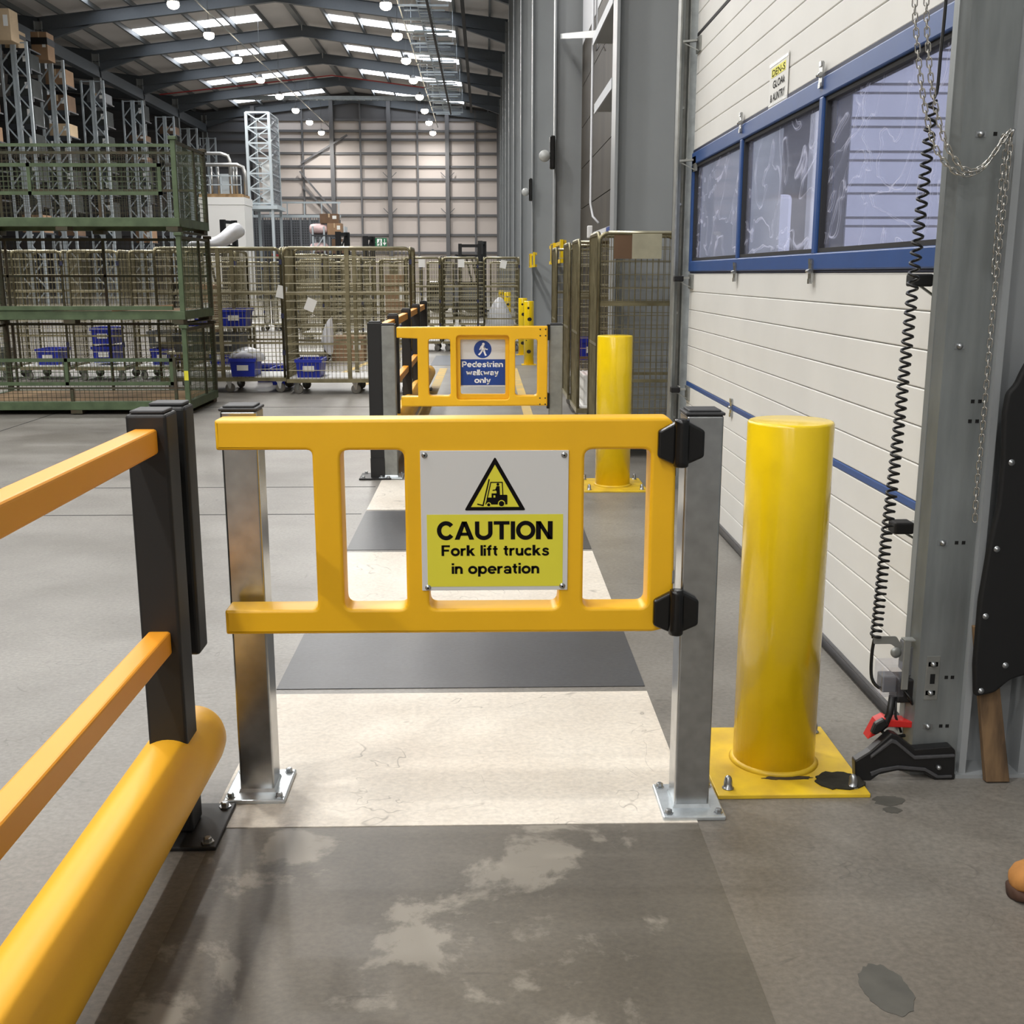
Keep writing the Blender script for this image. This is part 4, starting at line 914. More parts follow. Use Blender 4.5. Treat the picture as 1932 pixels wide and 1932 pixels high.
# ================================================================== STILLAGES
def wire_grid(m, u0, u1, z0, z1, su_, sz_, fn, r=.0035):
    n = max(1, round((u1 - u0) / su_)); k = max(1, round((z1 - z0) / sz_))
    for i in range(1, n): u = u0 + (u1 - u0) * i / n; m.bar(fn(u, z0), fn(u, z1), r)
    for i in range(1, k): z = z0 + (z1 - z0) * i / k; m.bar(fn(u0, z), fn(u1, z), r)
SW, SD = 2.4, 1.25
def stillage(label, z, front):
    t = thing('stillage', label, 'stillage', (-5.52, 11.77, z), 'green mesh stillages stacked on the left')
    W, Dp = SW, SD
    bm_ = MB().box(0, W, 0, .06, .05, .14).box(0, W, Dp - .06, Dp, .05, .14).box(0, .06, .06, Dp - .06, .05, .14).box(W - .06, W, .06, Dp - .06, .05, .14).build('base_frame', 'stillage_green', t, .004)
    for x in (.0, W / 2 - .06, W - .14):
        for y in (.0, Dp - .16): MB().box(x, x + .12, y, y + .16, .012, .05).build('foot', 'stillage_dark', t)
    for x in (.0, W - .14): MB().box(x + .02, x + .12, 0, Dp, 0, .012).build('runner', 'stillage_dark', t)
    MB().box(.06, W - .06, .06, Dp - .06, .11, .135).build('deck', 'wood_ply', t)
    for x in (.025, W - .025):
        for y in (.025, Dp - .025):
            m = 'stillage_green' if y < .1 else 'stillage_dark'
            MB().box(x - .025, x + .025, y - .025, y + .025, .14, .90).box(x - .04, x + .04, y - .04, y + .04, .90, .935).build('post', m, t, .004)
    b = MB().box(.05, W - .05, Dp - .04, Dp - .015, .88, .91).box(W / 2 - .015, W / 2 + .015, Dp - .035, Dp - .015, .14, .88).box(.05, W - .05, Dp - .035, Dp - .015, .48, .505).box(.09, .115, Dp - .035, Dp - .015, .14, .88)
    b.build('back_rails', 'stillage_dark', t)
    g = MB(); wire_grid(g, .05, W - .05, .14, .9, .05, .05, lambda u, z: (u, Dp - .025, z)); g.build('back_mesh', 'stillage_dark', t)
    for x in (.02, W - .02):
        MB().box(x - .012, x + .012, .05, Dp - .05, .87, .9).box(x - .012, x + .012, Dp * .62, Dp * .62 + .03, .14, .87).build('side_rails', 'stillage_dark', t)
        g = MB(); wire_grid(g, .05, Dp - .05, .14, .88, .05, .05, lambda u, z: (x, u, z)); g.build('side_mesh', 'stillage_green', t)
    def fpanel(z0, z1, name, m, tk=.035, mids=(.5,), x1=W - .16, y=.012):
        f = MB().box(.05, x1, y - .012, y + .012, z0, z0 + tk).box(.05, x1, y - .012, y + .012, z1 - tk, z1).box(x1 - tk, x1, y - .012, y + .012, z0, z1)
        for q in mids: f.box(W * q - tk / 2, W * q + tk / 2, y - .012, y + .012, z0, z1)
        f.build(name, m, t)
        g = MB(); wire_grid(g, .05, x1, z0 + tk, z1 - tk, .05, .05, lambda u, z: (u, y + .005, z)); g.build('front_mesh', m, t)
    if front == 'low':
        fpanel(.31, .59, 'drop_gate', 'stillage_green', mids=(.47,))
        f = MB().box(.05, W - .05, .005, .03, .27, .29).box(W * .48, W * .48 + .03, .005, .03, .14, .28).box(W - .16, W - .13, .0, .03, .14, .6); f.build('front_rails', 'stillage_dark', t)
        g = MB(); wire_grid(g, .05, W - .16, .14, .27, .05, .05, lambda u, z: (u, .018, z)); g.build('front_mesh', 'stillage_dark', t)
        MB().box(W - .047, W - .003, -.003, 0, .36, .46).build('label_strip', 'sign_yellow', t)
    if front == 'high':
        fpanel(.36, .67, 'drop_gate', 'stillage_green', mids=(.38,))
        f = MB().box(.05, W - .05, .005, .03, .83, .86).box(.1, .13, .005, .03, .14, .84); f.build('front_rails', 'stillage_green', t)
        g = MB(); wire_grid(g, .05, W - .05, .14, .85, .05, .05, lambda u, z: (u, .03, z)); g.build('front_mesh', 'stillage_dark', t)
    if front == 'open':
        f = MB().box(.05, W - .12, -.02, .03, .15, .19).bar((.1, .02, .155), (W - .3, .03, .17), .04); f.build('folded_gate', 'stillage_green', t)
        MB().bar((W - .75, .01, .15), (W - .12, .02, .19), .03).build('loose_bar', 'carton', t)
    return t
stillage('green mesh stillage standing on the floor, bottom of the stack on the left', 0, 'low')
stillage('green mesh stillage with its front open, middle of the stack on the left', .94, 'open')
stillage('green mesh stillage on top of the stack on the left', 1.88, 'high')

# ================================================================== ROLL CAGES
def upanel(w, h, z0, nz, nu, mids=(), posts=(), r=.005, tube=.016, hb=1):
    """mesh panel in XZ, centred on x, with a round tube frame and rounded top corners"""
    m = MB(); R = .07; a = w / 2 - tube; pts = [(-a, 0, z0)]
    for k in range(6): t = math.pi - k / 5 * math.pi / 2; pts.append((-a + R + R * math.cos(t), 0, h - tube - R + R * math.sin(t)))
    for k in range(6): t = math.pi / 2 - k / 5 * math.pi / 2; pts.append((a - R + R * math.cos(t), 0, h - tube - R + R * math.sin(t)))
    pts.append((a, 0, z0)); m.tube(pts, tube, 8)
    for i in range(1, nu): u = -a + 2 * a * i / nu; m.bar((u, .004, z0), (u, .004, h - tube), r)
    for z in mids: m.box(-a, a, -.008, .008, z - .012, z + .012)
    for x in posts: m.box(x - .022, x + .022, -.012, .012, z0, h - tube)
    m.cur = hb
    for i in range(1, nz): z = z0 + (h - tube - z0) * i / nz; m.bar((-a, -.003, z), (a, -.003, z), r * (1.5 if hb else 1.1))
    m.cur = 1
    m.tube([(-a + R, 0, h - tube + .004), (a - R, 0, h - tube + .004)], tube * .9, 8)
    return m
def make_cage(name, label, w, d, h=1.78, group=None, wide=False, full=True, hb=1):
    t = thing(name, label, 'roll cage', (0, 0, 0), group)
    MB().box(-w / 2, w / 2, -d / 2, -d / 2 + .035, .145, .19).box(-w / 2, w / 2, d / 2 - .035, d / 2, .145, .19).box(-w / 2, -w / 2 + .035, -d / 2 + .035, d / 2 - .035, .145, .19).box(w / 2 - .035, w / 2, -d / 2 + .035, d / 2 - .035, .145, .19).build('base_frame', 'cage_gold', t)
    MB().box(-w / 2 + .03, w / 2 - .03, -d / 2 + .03, d / 2 - .03, .185, .205).build('deck', 'cage_deck', t)
    fp = upanel(w, h, .19, 15, round(w / .05), (.62, 1.22), (0,) if wide else (), hb=hb).data('mesh_panel'); fp.materials.append(M['cage_gold']); fp.materials.append(M['cage_gold_bright'])
    sp = upanel(d, h, .19, 15, round(d / .05), (.9,), hb=hb).data('mesh_panel'); sp.materials.append(M['cage_gold']); sp.materials.append(M['cage_gold_bright'])
    if full: obj('mesh_panel', fp, t, (0, -d / 2 + .016, 0))
    obj('mesh_panel', fp, t, (0, d / 2 - .016, 0))
    for x in (-w / 2 + .016, w / 2 - .016):
        o = obj('mesh_panel', sp, t, (x, 0, 0)); o.rotation_euler.z = math.radians(90)
    cf = MB().box(-.035, .035, -.035, .035, .13, .145).prism([(-.03, .13), (.03, .13), (.02, .05), (-.005, .05)], -.026, -.022).prism([(-.03, .13), (.03, .13), (.02, .05), (-.005, .05)], .022, .026).data('caster'); cf.materials.append(M['galv'])
    cw = MB().lathe([(.02, -.018), (.056, -.018), (.06, -.012), (.06, .012), (.056, .018), (.02, .018)], (.012, 0, .06), 18, 'y').data('wheel'); cw.materials.append(M['wheel_grey'])
    xs = (-w / 2 + .09, w / 2 - .09) if not wide else (-w / 2 + .12, .05, w / 2 - .1)
    for i, x in enumerate(xs):
        for y in (-d / 2 + .08, d / 2 - .08):
            c = obj('caster', cf, t, (x, y, 0)); c.rotation_euler.z = random.uniform(-.6, .6)
            obj('wheel', cw, c)
    for z in (.5, .95, 1.6): MB().box(w / 2 - .03, w / 2 + .004, -d / 2 - .012, -d / 2 + .02, z - .03, z + .03).build('clip', 'clip_navy', t)
    return t
wideA = make_cage('roll_cage', 'wide gold mesh roll cage behind the green stillages, grey crates inside', 1.56, .8, group='wide roll cages', wide=True)
wideA.location = (-3.27, 14.35, 0)
wideB = dup(wideA, (-1.67, 14.15, 0), 'wide gold mesh roll cage in the middle, left of the far barrier')
std = make_cage('roll_cage', 'gold roll cage in the distance, leftmost of the three past the far gate', .70, .78, group='standard roll cages')
std.location = (-1.2, 22.0, 0)
CG = [(-.475, 22.0, 'gold roll cage in the distance, middle of the three past the far gate', 0), (.315, 22.0, 'gold roll cage in the distance, rightmost of the three past the far gate', 0),
      (-3.75, 16.0, 'gold roll cage behind the green stillages, first from the right', 0), (-4.55, 16.1, 'gold roll cage behind the green stillages, second from the right', 0), (-5.35, 16.0, 'gold roll cage behind the green stillages, third from the right', 0), (-6.15, 16.1, 'gold roll cage behind the green stillages, fourth from the right', 0), (-6.95, 16.0, 'gold roll cage behind the green stillages, leftmost', 0),
      (-3.0, 19.0, 'gold roll cage standing behind the gap between the two wide cages', 0), (-2.55, 20.4, 'gold roll cage behind the wide middle cage, left one', .1), (-1.95, 25.0, 'gold roll cage behind the wide middle cage, right one', 0), (-2.8, 25.2, 'gold roll cage far behind the wide middle cage, centre one', 0), (-3.7, 25.2, 'gold roll cage far behind the wide cages, left one', 0)]
for k in range(10): CG.append((-6.9 + .82 * k, 29.5 + .3 * (k % 3), 'gold roll cage in the farthest row of cages, %s from the left' % BNX[k], 0))
for x, y, lab, rz in CG: dup(std, (x, y, 0), lab, rz)
# cages beside the first column
rc = make_cage('roll_cage', 'tall gold roll cage in front of the first column beside the white door', .74, .70, group='roll cages by the right wall', hb=0)
rc.location = (1.245, 9.18, 0)
MB().box(-.10, .13, -.36, -.352, 1.57, 1.76).build('name_plate', 'cage_gold_bright', rc); MB().box(-.24, -.10, -.345, -.338, 1.57, 1.75).build('card', 'carton_dark', rc)
op = make_cage('roll_cage', 'open sided gold roll cage second along the right wall, navy clips on its posts', .56, .78, group='roll cages by the right wall', full=False)
op.location = (1.15, 11.0, 0)
dup(op, (1.15, 12.2, 0), 'open sided gold roll cage third along the right wall'); dup(op, (1.15, 14.4, 0), 'open sided gold roll cage farthest along the right wall')

# ------------------------------------------------------------------ goods in the cages
def make_tote(name, label, m, w, d, h, cat='crate', group=None):
    t = thing(name, label, cat, (0, 0, 0), group); k = .9
    b = MB(); W, Dd = w / 2, d / 2
    b.add([(-W * k, -Dd * k, 0), (W * k, -Dd * k, 0), (W * k, Dd * k, 0), (-W * k, Dd * k, 0), (-W, -Dd, h), (W, -Dd, h), (W, Dd, h), (-W, Dd, h), (-W * .94, -Dd * .94, h), (W * .94, -Dd * .94, h), (W * .94, Dd * .94, h), (-W * .94, Dd * .94, h), (-W * .85, -Dd * .85, .015), (W * .85, -Dd * .85, .015), (W * .85, Dd * .85, .015), (-W * .85, Dd * .85, .015)],
          [(3, 2, 1, 0), (0, 1, 5, 4), (1, 2, 6, 5), (2, 3, 7, 6), (3, 0, 4, 7), (4, 5, 9, 8), (5, 6, 10, 9), (6, 7, 11, 10), (7, 4, 8, 11), (8, 9, 13, 12), (9, 10, 14, 13), (10, 11, 15, 14), (11, 8, 12, 15), (12, 13, 14, 15)])
    b.build('body', m, t)
    MB().box(-W - .012, W + .012, -Dd - .012, -Dd + .004, h - .035, h + .004).box(-W - .012, W + .012, Dd - .004, Dd + .012, h - .035, h + .004).box(-W - .012, -W + .004, -Dd, Dd, h - .035, h + .004).box(W - .004, W + .012, -Dd, Dd, h - .035, h + .004).build('rim', m, t)
    MB().box(-.07, .07, -Dd * .97 - .008, -Dd * .97, h * .35, h * .65).build('label', 'paper', t)
    return t
bt1 = make_tote('blue_crate', 'blue plastic crate on the deck of the wide middle cage', 'tote_blue', .31, .46, .22, group='blue crates'); bt1.location = (-2.18, 14.0, .205)
BL = [(-3.02, 14.15, .205, 'blue plastic crate holding a white sack in the wide left cage'), (-2.72, 15.2, 0, 'blue plastic crate on the floor behind the two wide cages'), (-3.0, 15.6, .0, 'blue plastic crate on the floor behind the wide left cage'),
      (-3.2, 14.6, .80, 'blue crate on the stack inside the wide left cage, right one'), (-3.75, 14.55, .80, 'blue crate on the stack inside the wide left cage, left one'), (-3.72, 15.95, .205, 'blue crate low in the first cage behind the stillages'), (-4.55, 16.05, .205, 'blue crate low in the second cage behind the stillages'), (-5.35, 16.0, .5, 'blue crate high in the third cage behind the stillages'),
      (-5.35, 16.0, .24, 'blue crate under another in the third cage behind the stillages'), (-6.15, 16.05, .205, 'blue crate low in the fourth cage behind the stillages'), (-1.95, 25, .205, 'blue crate in the distant cage behind the wide middle cage'), (1.15, 12.2, .55, 'blue crate inside the third cage of the right wall')]
for x, y, z, lab in BL: dup(bt1, (x, y, z), lab)
gt = make_tote('grey_crate', 'grey plastic crate with a paper label in the wide left cage, right one', 'tote_grey', .36, .5, .22, group='grey crates'); gt.location = (-3.24, 14.3, .50)
dup(gt, (-3.72, 14.3, .50), 'grey plastic crate with a paper label in the wide left cage, left one'); dup(gt, (-4.55, 16.05, .45), 'grey crate on the blue one in the second cage behind the stillages'); dup(gt, (-6.95, 16, .205), 'grey crate in the leftmost cage behind the stillages')
sl = thing('cage_shelf', 'grey shelf platform inside the wide left cage under the grey crates', 'shelf', (-3.5, 14.4, .205))
MB().box(-.5, .45, -.28, .28, .26, .295).build('top', 'cage_gold_bright', sl)
for x in (-.45, .4):
    for y in (-.25, .25): MB().bar((x, y, 0), (x, y, .26), .03).build('leg', 'cage_gold', sl)
sl2 = thing('cage_shelf', 'upper wire shelf inside the wide left cage carrying blue crates', 'shelf', (-3.5, 14.58, .205))
MB().box(-.5, .5, -.15, .15, .575, .595).build('top', 'cage_gold_bright', sl2)
for x in (-.48, .48): MB().bar((x, .13, 0), (x, .13, .575), .025).build('leg', 'cage_gold', sl2)
def sack(name, label, m, loc, pts, cat='sack', group=None, seed=1):
    rnd = random.Random(seed); secs = []
    for (x, y, z, ry, rz_) in pts:
        secs.append([(x, y + ry * math.cos(2 * math.pi * i / 14) * (1 + rnd.uniform(-.12, .12)), z + rz_ * math.sin(2 * math.pi * i / 14) * (1 + rnd.uniform(-.12, .12))) for i in range(14)])
    o = loft(secs).build(name, m); o.location = loc
    s = o.modifiers.new('sub', 'SUBSURF'); s.levels = 1; s.render_levels = 2
    return tag(o, label, cat, group)
sack('white_sack', 'white sack lying in the blue crate of the wide left cage', 'bag_white', (-3.02, 14.1, .42), [(-.2, 0, 0, .03, .03), (-.15, 0, .03, .12, .06), (0, 0, .07, .16, .1), (.15, 0, .04, .14, .08), (.26, 0, .0, .05, .04)], seed=2)
sack('white_wrap', 'crumpled white plastic wrap on top of the wide left cage', 'bag_white', (-3.35, 14.3, 1.82), [(-.36, 0, -.02, .05, .02), (-.28, 0, .01, .18, .05), (-.12, 0, .02, .2, .07), (-.02, .0, .01, .16, .06), (.08, 0, .05, .14, .1), (.18, 0, .12, .16, .13), (.27, 0, .17, .14, .11), (.33, 0, .16, .08, .07), (.36, 0, .15, .03, .03)], 'plastic wrap', seed=3)
sack('white_bag', 'white paper bag hanging in the wide middle cage', 'bag_white', (-1.95, 13.83, .55), [(-.07, 0, .12, .01, .01), (-.05, 0, .12, .03, .09), (0, 0, .15, .04, .2), (.05, 0, .14, .035, .25), (.085, 0, .18, .012, .22)], 'bag', seed=4)
sack('plastic_wrap', 'clear plastic wrap heap inside the rightmost distant cage', 'bag_white', (.3, 22, .25), [(-.28, 0, .2, .1, .15), (-.2, 0, .3, .2, .28), (0, 0, .45, .25, .42), (.15, 0, .3, .2, .28), (.28, 0, .15, .1, .12)], 'plastic wrap', seed=5)
tagm = MB().box(-.06, .06, -.004, 0, -.075, .075).data('paper_tag'); tagm.materials.append(M['paper'])
for x, y, z, r, lab in ((-2.50, 13.945, 1.24, .25, 'crumpled paper tag tied between the two wide cages'), (-2.12, 13.735, 1.09, .4, 'small paper tag hanging on the wide middle cage'), (-.45, 21.58, 1.66, 0, 'white paper tag on the middle distant cage'), (.35, 21.58, 1.64, .2, 'white paper tag on the rightmost distant cage'), (-1.2, 21.58, 1.66, 0, 'white paper tag on the leftmost distant cage')):
    o = tag(obj('paper_tag', tagm, None, (x, y, z)), lab, 'tag', 'paper tags on the cages'); o.rotation_euler.y = r
def carton(name, label, m, loc, w, d, h, tape='carton_pale', cat='carton', group='cartons'):
    t = thing(name, label, cat, loc, group)
    MB().box(-w / 2, w / 2, -d / 2, d / 2, 0, h).build('body', m, t, .01 * h)
    MB().box(-w * .04, w * .04, -d / 2 - .002 - d * .003, d / 2 + .002, h * .62, h + .003).build('tape', tape, t)
    MB().box(w * .18, w * .4, -d / 2 - .006, -d / 2, h * .45, h * .8).build('label', 'paper', t)
    return t
carton('carton', 'brown carton in the first roll cage behind the stillages', 'carton', (-4.3, 17.2, 0), .5, .5, 1.3)
carton('carton', 'brown carton on the floor behind the wide middle cage', 'carton', (-2.35, 19.4, 0), .55, .5, .42)
carton('carton', 'tall brown carton in the distant cage behind the wide middle cage', 'carton', (-1.95, 24.9, .44), .45, .5, 1.0)
carton('carton', 'red topped carton in the second cage of the right wall', 'red_paint', (1.2, 11.0, .5), .3, .4, .25)
carton('carton', 'white carton low in the second cage of the right wall', 'paper', (1.15, 11.0, .205), .4, .5, .29)
# yellow guard hoops and lamps on the columns
for y, lab in ((18.0, 'yellow guard bracket on the second column'), (26.4, 'yellow guard bracket on the third column')):
    t = thing('guard_bracket', lab, 'bracket', (1.05, y, 1.75), 'yellow guard brackets')
    MB().bar((0, -3.0, .12), (0, .1, .12), .05).bar((0, -3.0, -.12), (0, .1, -.12), .05).build('arm', 'plate_yellow', t)
    for q in (-3.0, -1.4, -.9): MB().box(-.06, -.02, q - .08, q + .08, -.15, .15).build('pad', 'bollard_yellow', t)
    for q in (-1.15,): MB().box(-.06, -.02, q - .08, q + .08, -.13, .13).build('band', 'hinge_black', t)
for y, z, x, lab in ((17.95, 3.25, .935, 'round white floodlight on the second column'), (26.35, 3.3, .935, 'round white floodlight on the third column')):
    t = thing('floodlight', lab, 'floodlight', (x, y, z), 'floodlights on the columns')
    MB().lathe([(.03, .06), (.07, .05), (.09, 0), (.08, -.04), (.0001, -.05)], n=18, axis='y').build('lamp_head', 'clear_plastic', t)
    MB().box(.08, .16, -.06, .06, -.2, .3).build('gear_case', 'hinge_black', t, .02)

# ================================================================== RACKING
rk = thing('pallet_rack', 'tall galvanised pallet racking along the left side', 'rack', (-20.5, 0, 0))
RH = 11.65
FY = [48.6, 53.4, 57.8, 63.6, 70.6, 77.4, 83.4, 89.0]
fm = MB()
fm.bar((0, 0, 0), (0, 0, RH), .12).bar((-.52, 0, 0), (-.52, 0, RH), .09)
z = .15; s_ = 0
while z < RH - .6:
    a, b = ((0, -.52) if s_ else (-.52, 0)); fm.bar((a, 0, z), (b, 0, z + .62), .055); z += .66; s_ ^= 1
fm.bar((0, 0, RH - .05), (-.52, 0, RH - .05), .05)
fmd = fm.data('upright_frame'); fmd.materials.append(M['rack_galv'])
for y in FY:
    for x in (0, -.64): obj('upright_frame', fmd, rk, (x, y, 0))
LV = [10.45 - 1.2 * i for i in range(8)][::-1]
fbd = MB().box(-1.14, .03, .25, .34, -.12, .12).data('cross_beam'); fbd.materials.append(M['rack_beam'])
fld = MB().box(-.75, -.5, .245, .25, -.04, .04).data('level_label'); fld.materials.append(M['paper'])
dkd = MB().box(-1.14, .03, .34, 1.6, .06, .12).data('deck'); dkd.materials.append(M['rack_beam'])
for k in range(len(FY) - 1):
    for z in LV + ([11.3] if k < 2 else []):
        obj('cross_beam', fbd, rk, (0, FY[k], z)); obj('level_label', fld, rk, (0, FY[k], z)); obj('deck', dkd, rk, (0, FY[k], z))
goods = {(1, 7): ('dark_goods', .7), (1, 6): ('dark_goods', .8), (1, 5): ('dark_goods', .85), (1, 4): ('dark_goods', .8), (2, 7): ('carton', .75), (2, 6): ('carton_dark', .75), (2, 5): ('carton_pale', .6), (2, 4): ('dark_goods', .8),
         (3, 7): ('tote_grey', .5), (3, 6): ('dark_goods', .8), (3, 5): ('dark_goods', .7), (3, 4): ('dark_goods', .6), (4, 7): ('dark_goods', .9), (4, 6): ('carton_dark', .35), (4, 5): ('carton_dark', .3), (4, 4): ('dark_goods', .7), (5, 7): ('carton_dark', .5), (5, 6): ('dark_goods', .6), (5, 5): ('dark_goods', .7),
         (1, 3): ('dark_goods', .8), (2, 3): ('dark_goods', .8), (3, 3): ('dark_goods', .8), (4, 3): ('dark_goods', .7), (1, 1): ('carton', .8), (2, 1): ('carton_dark', .9), (3, 1): ('dark_goods', .9), (4, 1): ('carton', .8), (1, 2): ('dark_goods', .8), (2, 2): ('dark_goods', .8), (3, 2): ('dark_goods', .8), (0, 5): ('carton_dark', .9), (0, 6): ('dark_goods', .8), (0, 4): ('carton', .6), (0, 7): ('dark_goods', .7)}
CN = {'carton': 'brown carton', 'carton_dark': 'dark brown carton', 'carton_pale': 'pale wooden crate', 'dark_goods': 'dark pallet box', 'tote_grey': 'grey bin'}
LN = ['lowest', 'second', 'third', 'fourth', 'fifth', 'sixth', 'seventh', 'eighth']
for (k, l), (m, h) in goods.items():
    carton('rack_load', '%s on the %s level of the racking, %s bay from the left' % (CN[m], LN[l], BNX[k]), m, (-21.06, FY[k] + 1.0, LV[l] + .12), 1.0, 1.1, h, tape='carton_pale' if m != 'dark_goods' else 'dark_goods', cat='box', group='loads on the racking')
for i, (x, y, z, w, h, lab) in enumerate(((-21.0, 52.4, 11.42, .9, 1.3, 'tall pale carton on top of the racking at the left edge'), (-21.2, 54.0, 11.42, .6, .75, 'small pale carton on top of the racking behind the tall one'), (-21.05, 56.9, 11.42, .75, 1.25, 'tall brown carton with a black band on top of the racking'))):
    t = carton('rack_load', lab, ('carton_pale', 'carton_pale', 'carton')[i], (x, y, z), w, .9, h, cat='box', group='loads on top of the racking')
    if i: MB().box(-w / 2 - .008, w / 2 + .008, -.458, .458, h * .55, h * .8).build('black_band', 'tape_black', t)

# ================================================================== FAR END
rm = thing('white_room', 'white box room standing behind the roll cages', 'room', (-13.6, 61.0, 0))
MB().box(-1.2, 1.1, -1, 1.0, 0, 5.0).build('body', 'white_room', rm)
MB().box(-1.24, 1.13, -1.03, 1.03, 5.0, 5.38).build('parapet', 'white_room', rm)
MB().box(-1.22, 1.0, -.98, 1.0, 5.38, 5.55).build('deck_edge', 'wood_ply', rm)
du = thing('ventilation_duct', 'silver ventilation ducts on top of the white room', 'duct', (-13.6, 61.0, 5.55))
MB().tube([(-3, 0, 2.1), (-.2, 0, 2.1), (.15, 0, 1.98), (.25, 0, 1.7), (.25, 0, 0)], .09, 10).build('upper_duct', 'duct', du)
MB().tube([(-3, -.4, 1.5), (.7, -.4, 1.5), (1.0, -.4, 1.38), (1.1, -.4, 1.0), (1.1, -.4, -.0)], .1, 10).build('lower_duct', 'duct', du)
for x in (-.7, -.35, .45, .6): MB().tube([(x, -.2, 0), (x, -.2, 1.55)], .06, 6).build('riser_pipe', 'duct', du)
MB().box(-1.0, -.5, .2, .9, 0, .9).build('fan_unit', 'tote_grey', du); MB().box(-.4, .2, .3, .9, 0, 1.1).build('fan_unit', 'tower_steel', du)
hr = thing('guard_rail', 'thin guard rail round the top of the white room', 'rail', (-13.6, 60.05, 5.55))
for z in (.45, .9): MB().bar((-1.2, 0, z), (1.0, 0, z), .05).build('rail', 'tower_steel', hr)
for x in (-1.15, -.6, -.05, .5, .98): MB().bar((x, 0, 0), (x, 0, .9), .05).build('post', 'tower_steel', hr)
tw = thing('lift_tower', 'pale steel lattice tower hanging beside the white room under the roof', 'tower', (-12.25, 64.4, 0))
X0, X1, Y0, Y1, Z0, Z1 = -.6, .62, -1.2, 1.3, 5.25, 10.0
for x in (X0, X1):
    for y in (Y0, Y1): MB().bar((x, y, 0), (x, y, Z1), .14).build('corner_post', 'tower_steel', tw)
nz = 6
for i in range(nz + 1):
    z = Z0 + (Z1 - Z0) * i / nz
    MB().bar((X0, Y0, z), (X1, Y0, z), .09).bar((X1, Y0, z), (X1, Y1, z), .07).bar((X0, Y0, z), (X0, Y1, z), .07).bar((X0, Y1, z), (X1, Y1, z), .07).build('ring_beam', 'tower_steel', tw)
    if i < nz:
        z2 = Z0 + (Z1 - Z0) * (i + 1) / nz
        MB().bar((X0, Y0, z), (X1, Y0, z2), .055).build('brace', 'tower_steel', tw); MB().bar((X1, Y0, z), (X0, Y0, z2), .055).build('brace', 'tower_steel', tw); MB().bar((X1, Y0, z), (X1, Y1, z2), .05).build('brace', 'tower_steel', tw)
MB().box(X0 - .1, X1 + .3, Y0 - .2, Y1, Z0 - .3, Z0 - .1).build('landing', 'tower_steel', tw)
MB().box(X0 + .65, X1 - .05, Y0 + .4, Y1 - .1, Z0, Z0 + 2.2).build('lift_car', 'white_room', tw)
g = MB(); wire_grid(g, Y0, Y1, Z0, Z1, .25, .25, lambda u, z: (X1 + .03, u, z), .03); g.build('side_mesh', 'mesh_grey', tw)
pt = thing('mesh_partition', 'grey mesh partition with upright posts below the lattice tower', 'partition', (-10.9, 67.2, 0))
g = MB(); wire_grid(g, -2.6, 2.4, 0, 4.7, .14, .14, lambda u, z: (u, 0, z), .035); g.build('mesh', 'mesh_grey', pt)
for i in range(10): MB().bar((-2.6 + i * .55, -.1, 0), (-2.6 + i * .55, -.1, 4.75), .09).build('post', 'mesh_grey', pt)
MB().box(-2.7, 2.5, -.15, .0, 4.7, 4.85).build('top_rail', 'tower_steel', pt); MB().box(-2.7, 2.5, -.1, .0, 5.5, 5.6).build('hand_rail', 'tower_steel', pt)
for i in range(6): MB().bar((-2.6 + i, -.1, 4.8), (-2.6 + i, -.1, 5.6), .06).build('rail_post', 'tower_steel', pt)
MB().box(-2.6, 2.4, .5, .6, 0, 4.6).build('backing_panel', 'wall_sheet_dark', pt)
MB().bar((-1.6, -.2, 2.6), (-.2, -.2, 2.4), .12).build('red_bar', 'pipe_red', pt)
st = thing('storage_shelf', 'small storage shelf stacked with cartons and pink bundles', 'shelf', (-7.85, 56.0, 0))
for x in (-.55, .0, 1.0):
    for y in (0, .8): MB().bar((x, y, 0), (x, y, 3.75), .08).build('upright', 'rack_galv', st)
for z in (1.2, 2.45, 3.35): MB().box(-.6, 1.05, -.05, .85, z - .06, z).build('shelf_board', 'rack_beam', st)
MB().bar((-.55, 0, 2.5), (0, 0, 3.3), .05).build('brace', 'rack_galv', st)
sack('pink_bundle', 'pink wrapped bundle on the upper shelf board at the far end', 'bag_pink', (-8.15, 56.35, 3.62), [(-.45, 0, 0, .2, .15), (-.4, 0, 0, .35, .25), (0, 0, .02, .4, .27), (.4, 0, 0, .35, .25), (.47, 0, -.03, .2, .12)], 'bundle', 'pink bundles', 6)
sack('pink_bundle', 'pink wrapped bundle on the lower shelf board at the far end', 'bag_pink', (-8.15, 56.35, 2.72), [(-.45, 0, 0, .2, .15), (-.4, 0, 0, .35, .25), (0, 0, .02, .4, .27), (.4, 0, 0, .35, .25), (.47, 0, -.03, .2, .12)], 'bundle', 'pink bundles', 7)
carton('carton', 'brown carton with white label topping the far storage shelf', 'carton', (-7.35, 56.4, 3.35), .7, .7, .55)
carton('carton', 'dark carton on the middle board of the far storage shelf', 'carton_dark', (-7.15, 56.4, 2.45), .7, .7, .7)
carton('carton', 'second brown carton stacked on the far storage shelf', 'carton_dark', (-7.6, 56.4, 3.9), .9, .6, .45)
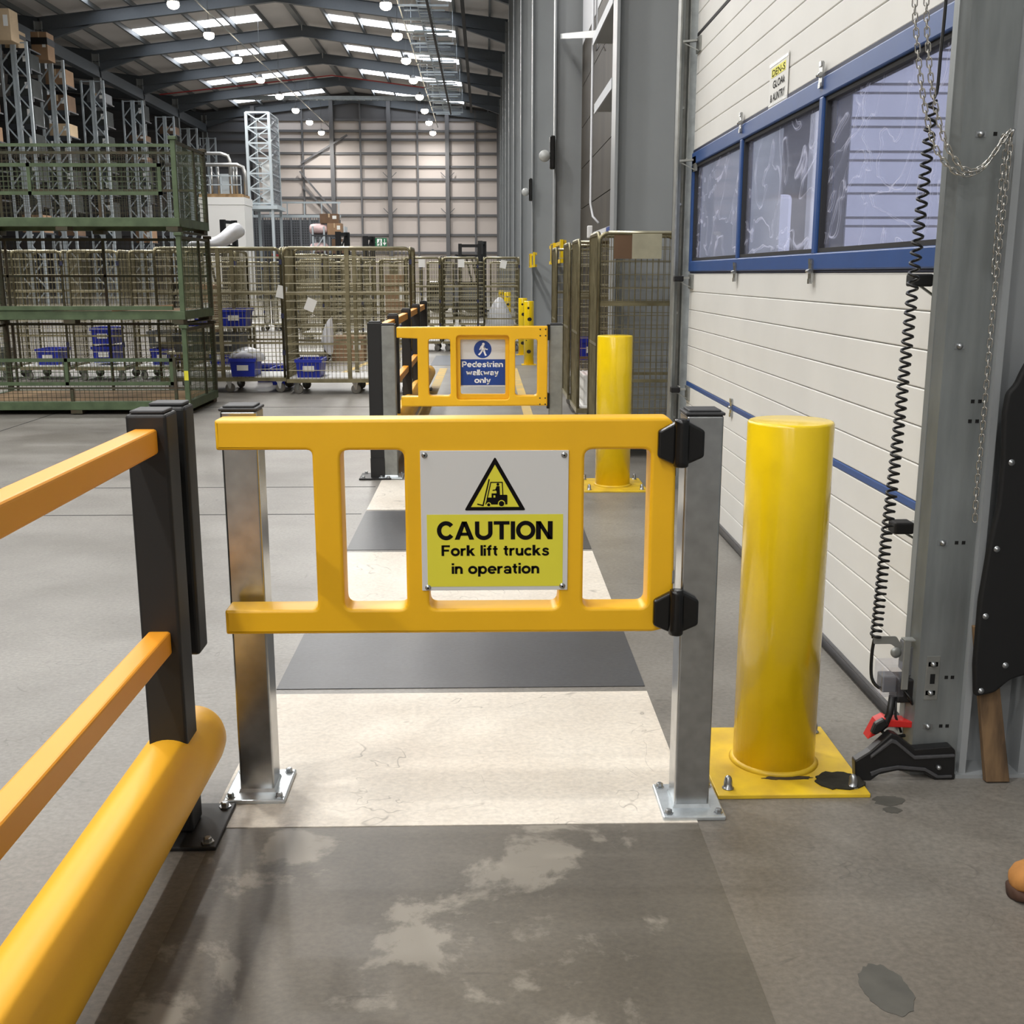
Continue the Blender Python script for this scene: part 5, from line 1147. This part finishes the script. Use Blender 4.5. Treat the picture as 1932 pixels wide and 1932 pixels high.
def forklift(label, loc, hmast, rz):
    t = thing('forklift', label, 'forklift', loc, 'parked forklifts', rz)
    for x in (-.33, .33): MB().box(x - .06, x + .06, -.1, .06, .05, hmast).build('mast_rail', 'mast_black', t)
    for z in (.5, hmast * .72, hmast - .12): MB().box(-.33, .33, -.06, .02, z, z + .1).build('mast_crossbar', 'mast_black', t)
    MB().box(-.5, .5, .2, 1.9, .25, 1.05).build('body', 'tote_grey', t, .08); MB().box(-.5, .5, 1.5, 2.1, .2, 1.2).build('counterweight', 'hinge_black', t, .1)
    gm = MB()
    for x in (-.45, .45): gm.bar((x, .25, 1.0), (x, .5, 2.1), .06).bar((x, 1.6, 1.1), (x, 1.5, 2.1), .06).bar((x, .5, 2.1), (x, 1.5, 2.1), .06)
    for k in range(5): gm.bar((-.45, .55 + k * .22, 2.1), (.45, .55 + k * .22, 2.1), .04)
    gm.build('overhead_guard', 'mast_black', t)
    MB().tube([(.36, .05, hmast - .1), (.4, .25, hmast * .8), (.45, .35, 1.5), (.4, .3, 1.0)], .03, 6).build('hose', 'mast_black', t)
    for x in (-.5, .5):
        for y in (.35, 1.7): MB().lathe([(.1, -.09), (.28, -.09), (.3, 0), (.28, .09), (.1, .09)], (x, y, .3), 14, 'x').build('wheel', 'wheel_black', t)
    for x in (-.25, .25): MB().box(x - .06, x + .06, -1.1, -.1, .06, .1).build('fork', 'mast_black', t)
    return t
forklift('forklift with a tall black mast in front of the white room', (-8.48, 38.0, 0), 3.21, 1.2)
forklift('forklift behind the wide middle cage, mast left of the green exit sign', (-4.74, 38.0, 0), 2.83, 1.25)
forklift('forklift behind the wide middle cage, mast just under the green exit sign', (-4.02, 39.5, 0), 2.74, 1.3)
forklift('forklift seen front on over the distant cages, open black mast', (-.52, 39.0, 0), 2.48, .05)
forklift('forklift behind the distant cages nearest the right wall', (-.12, 43.5, 0), 2.7, 1.35)
es = thing('exit_sign', 'green emergency exit sign with running figure and down arrow on the far wall', 'exit sign', (-8.62, 93.4, 4.02))
MB().box(-.5, .5, .0, .57, .25, .3).build('bracket', 'girt_grey', es)
MB().box(-.63, .6, -.06, .0, -.34, .34).build('panel', 'exit_green', es)
MB().box(-.18, .22, -.07, -.06, -.26, .28).build('doorway_symbol', 'sign_pure', es)
rf = MB().prism(disc_poly(.06, .18, .055, 12), -.08, -.07)
stroke(rf, [(.05, .12), (-.02, -.02), (.07, -.1), (.03, -.24)], .07, -.08, -.07); stroke(rf, [(-.02, -.02), (-.14, -.12)], .06, -.08, -.07); stroke(rf, [(.04, .08), (.15, .0)], .05, -.08, -.07)
rf.build('running_figure', 'exit_green', es)
ar = MB().box(.40, .46, -.07, -.06, -.05, .27); ar.prism([(.28, -.02), (.58, -.02), (.43, -.26)], -.07, -.06); ar.build('down_arrow', 'sign_pure', es)
wf_ = MB().prism(disc_poly(-.42, .2, .055, 12), -.07, -.06); stroke(wf_, [(-.43, .12), (-.46, -.05), (-.36, -.25)], .07, -.07, -.06); stroke(wf_, [(-.46, .06), (-.32, .0)], .05, -.07, -.06); stroke(wf_, [(-.46, -.05), (-.56, -.2)], .06, -.07, -.06)
wf_.build('walking_figure', 'sign_pure', es)
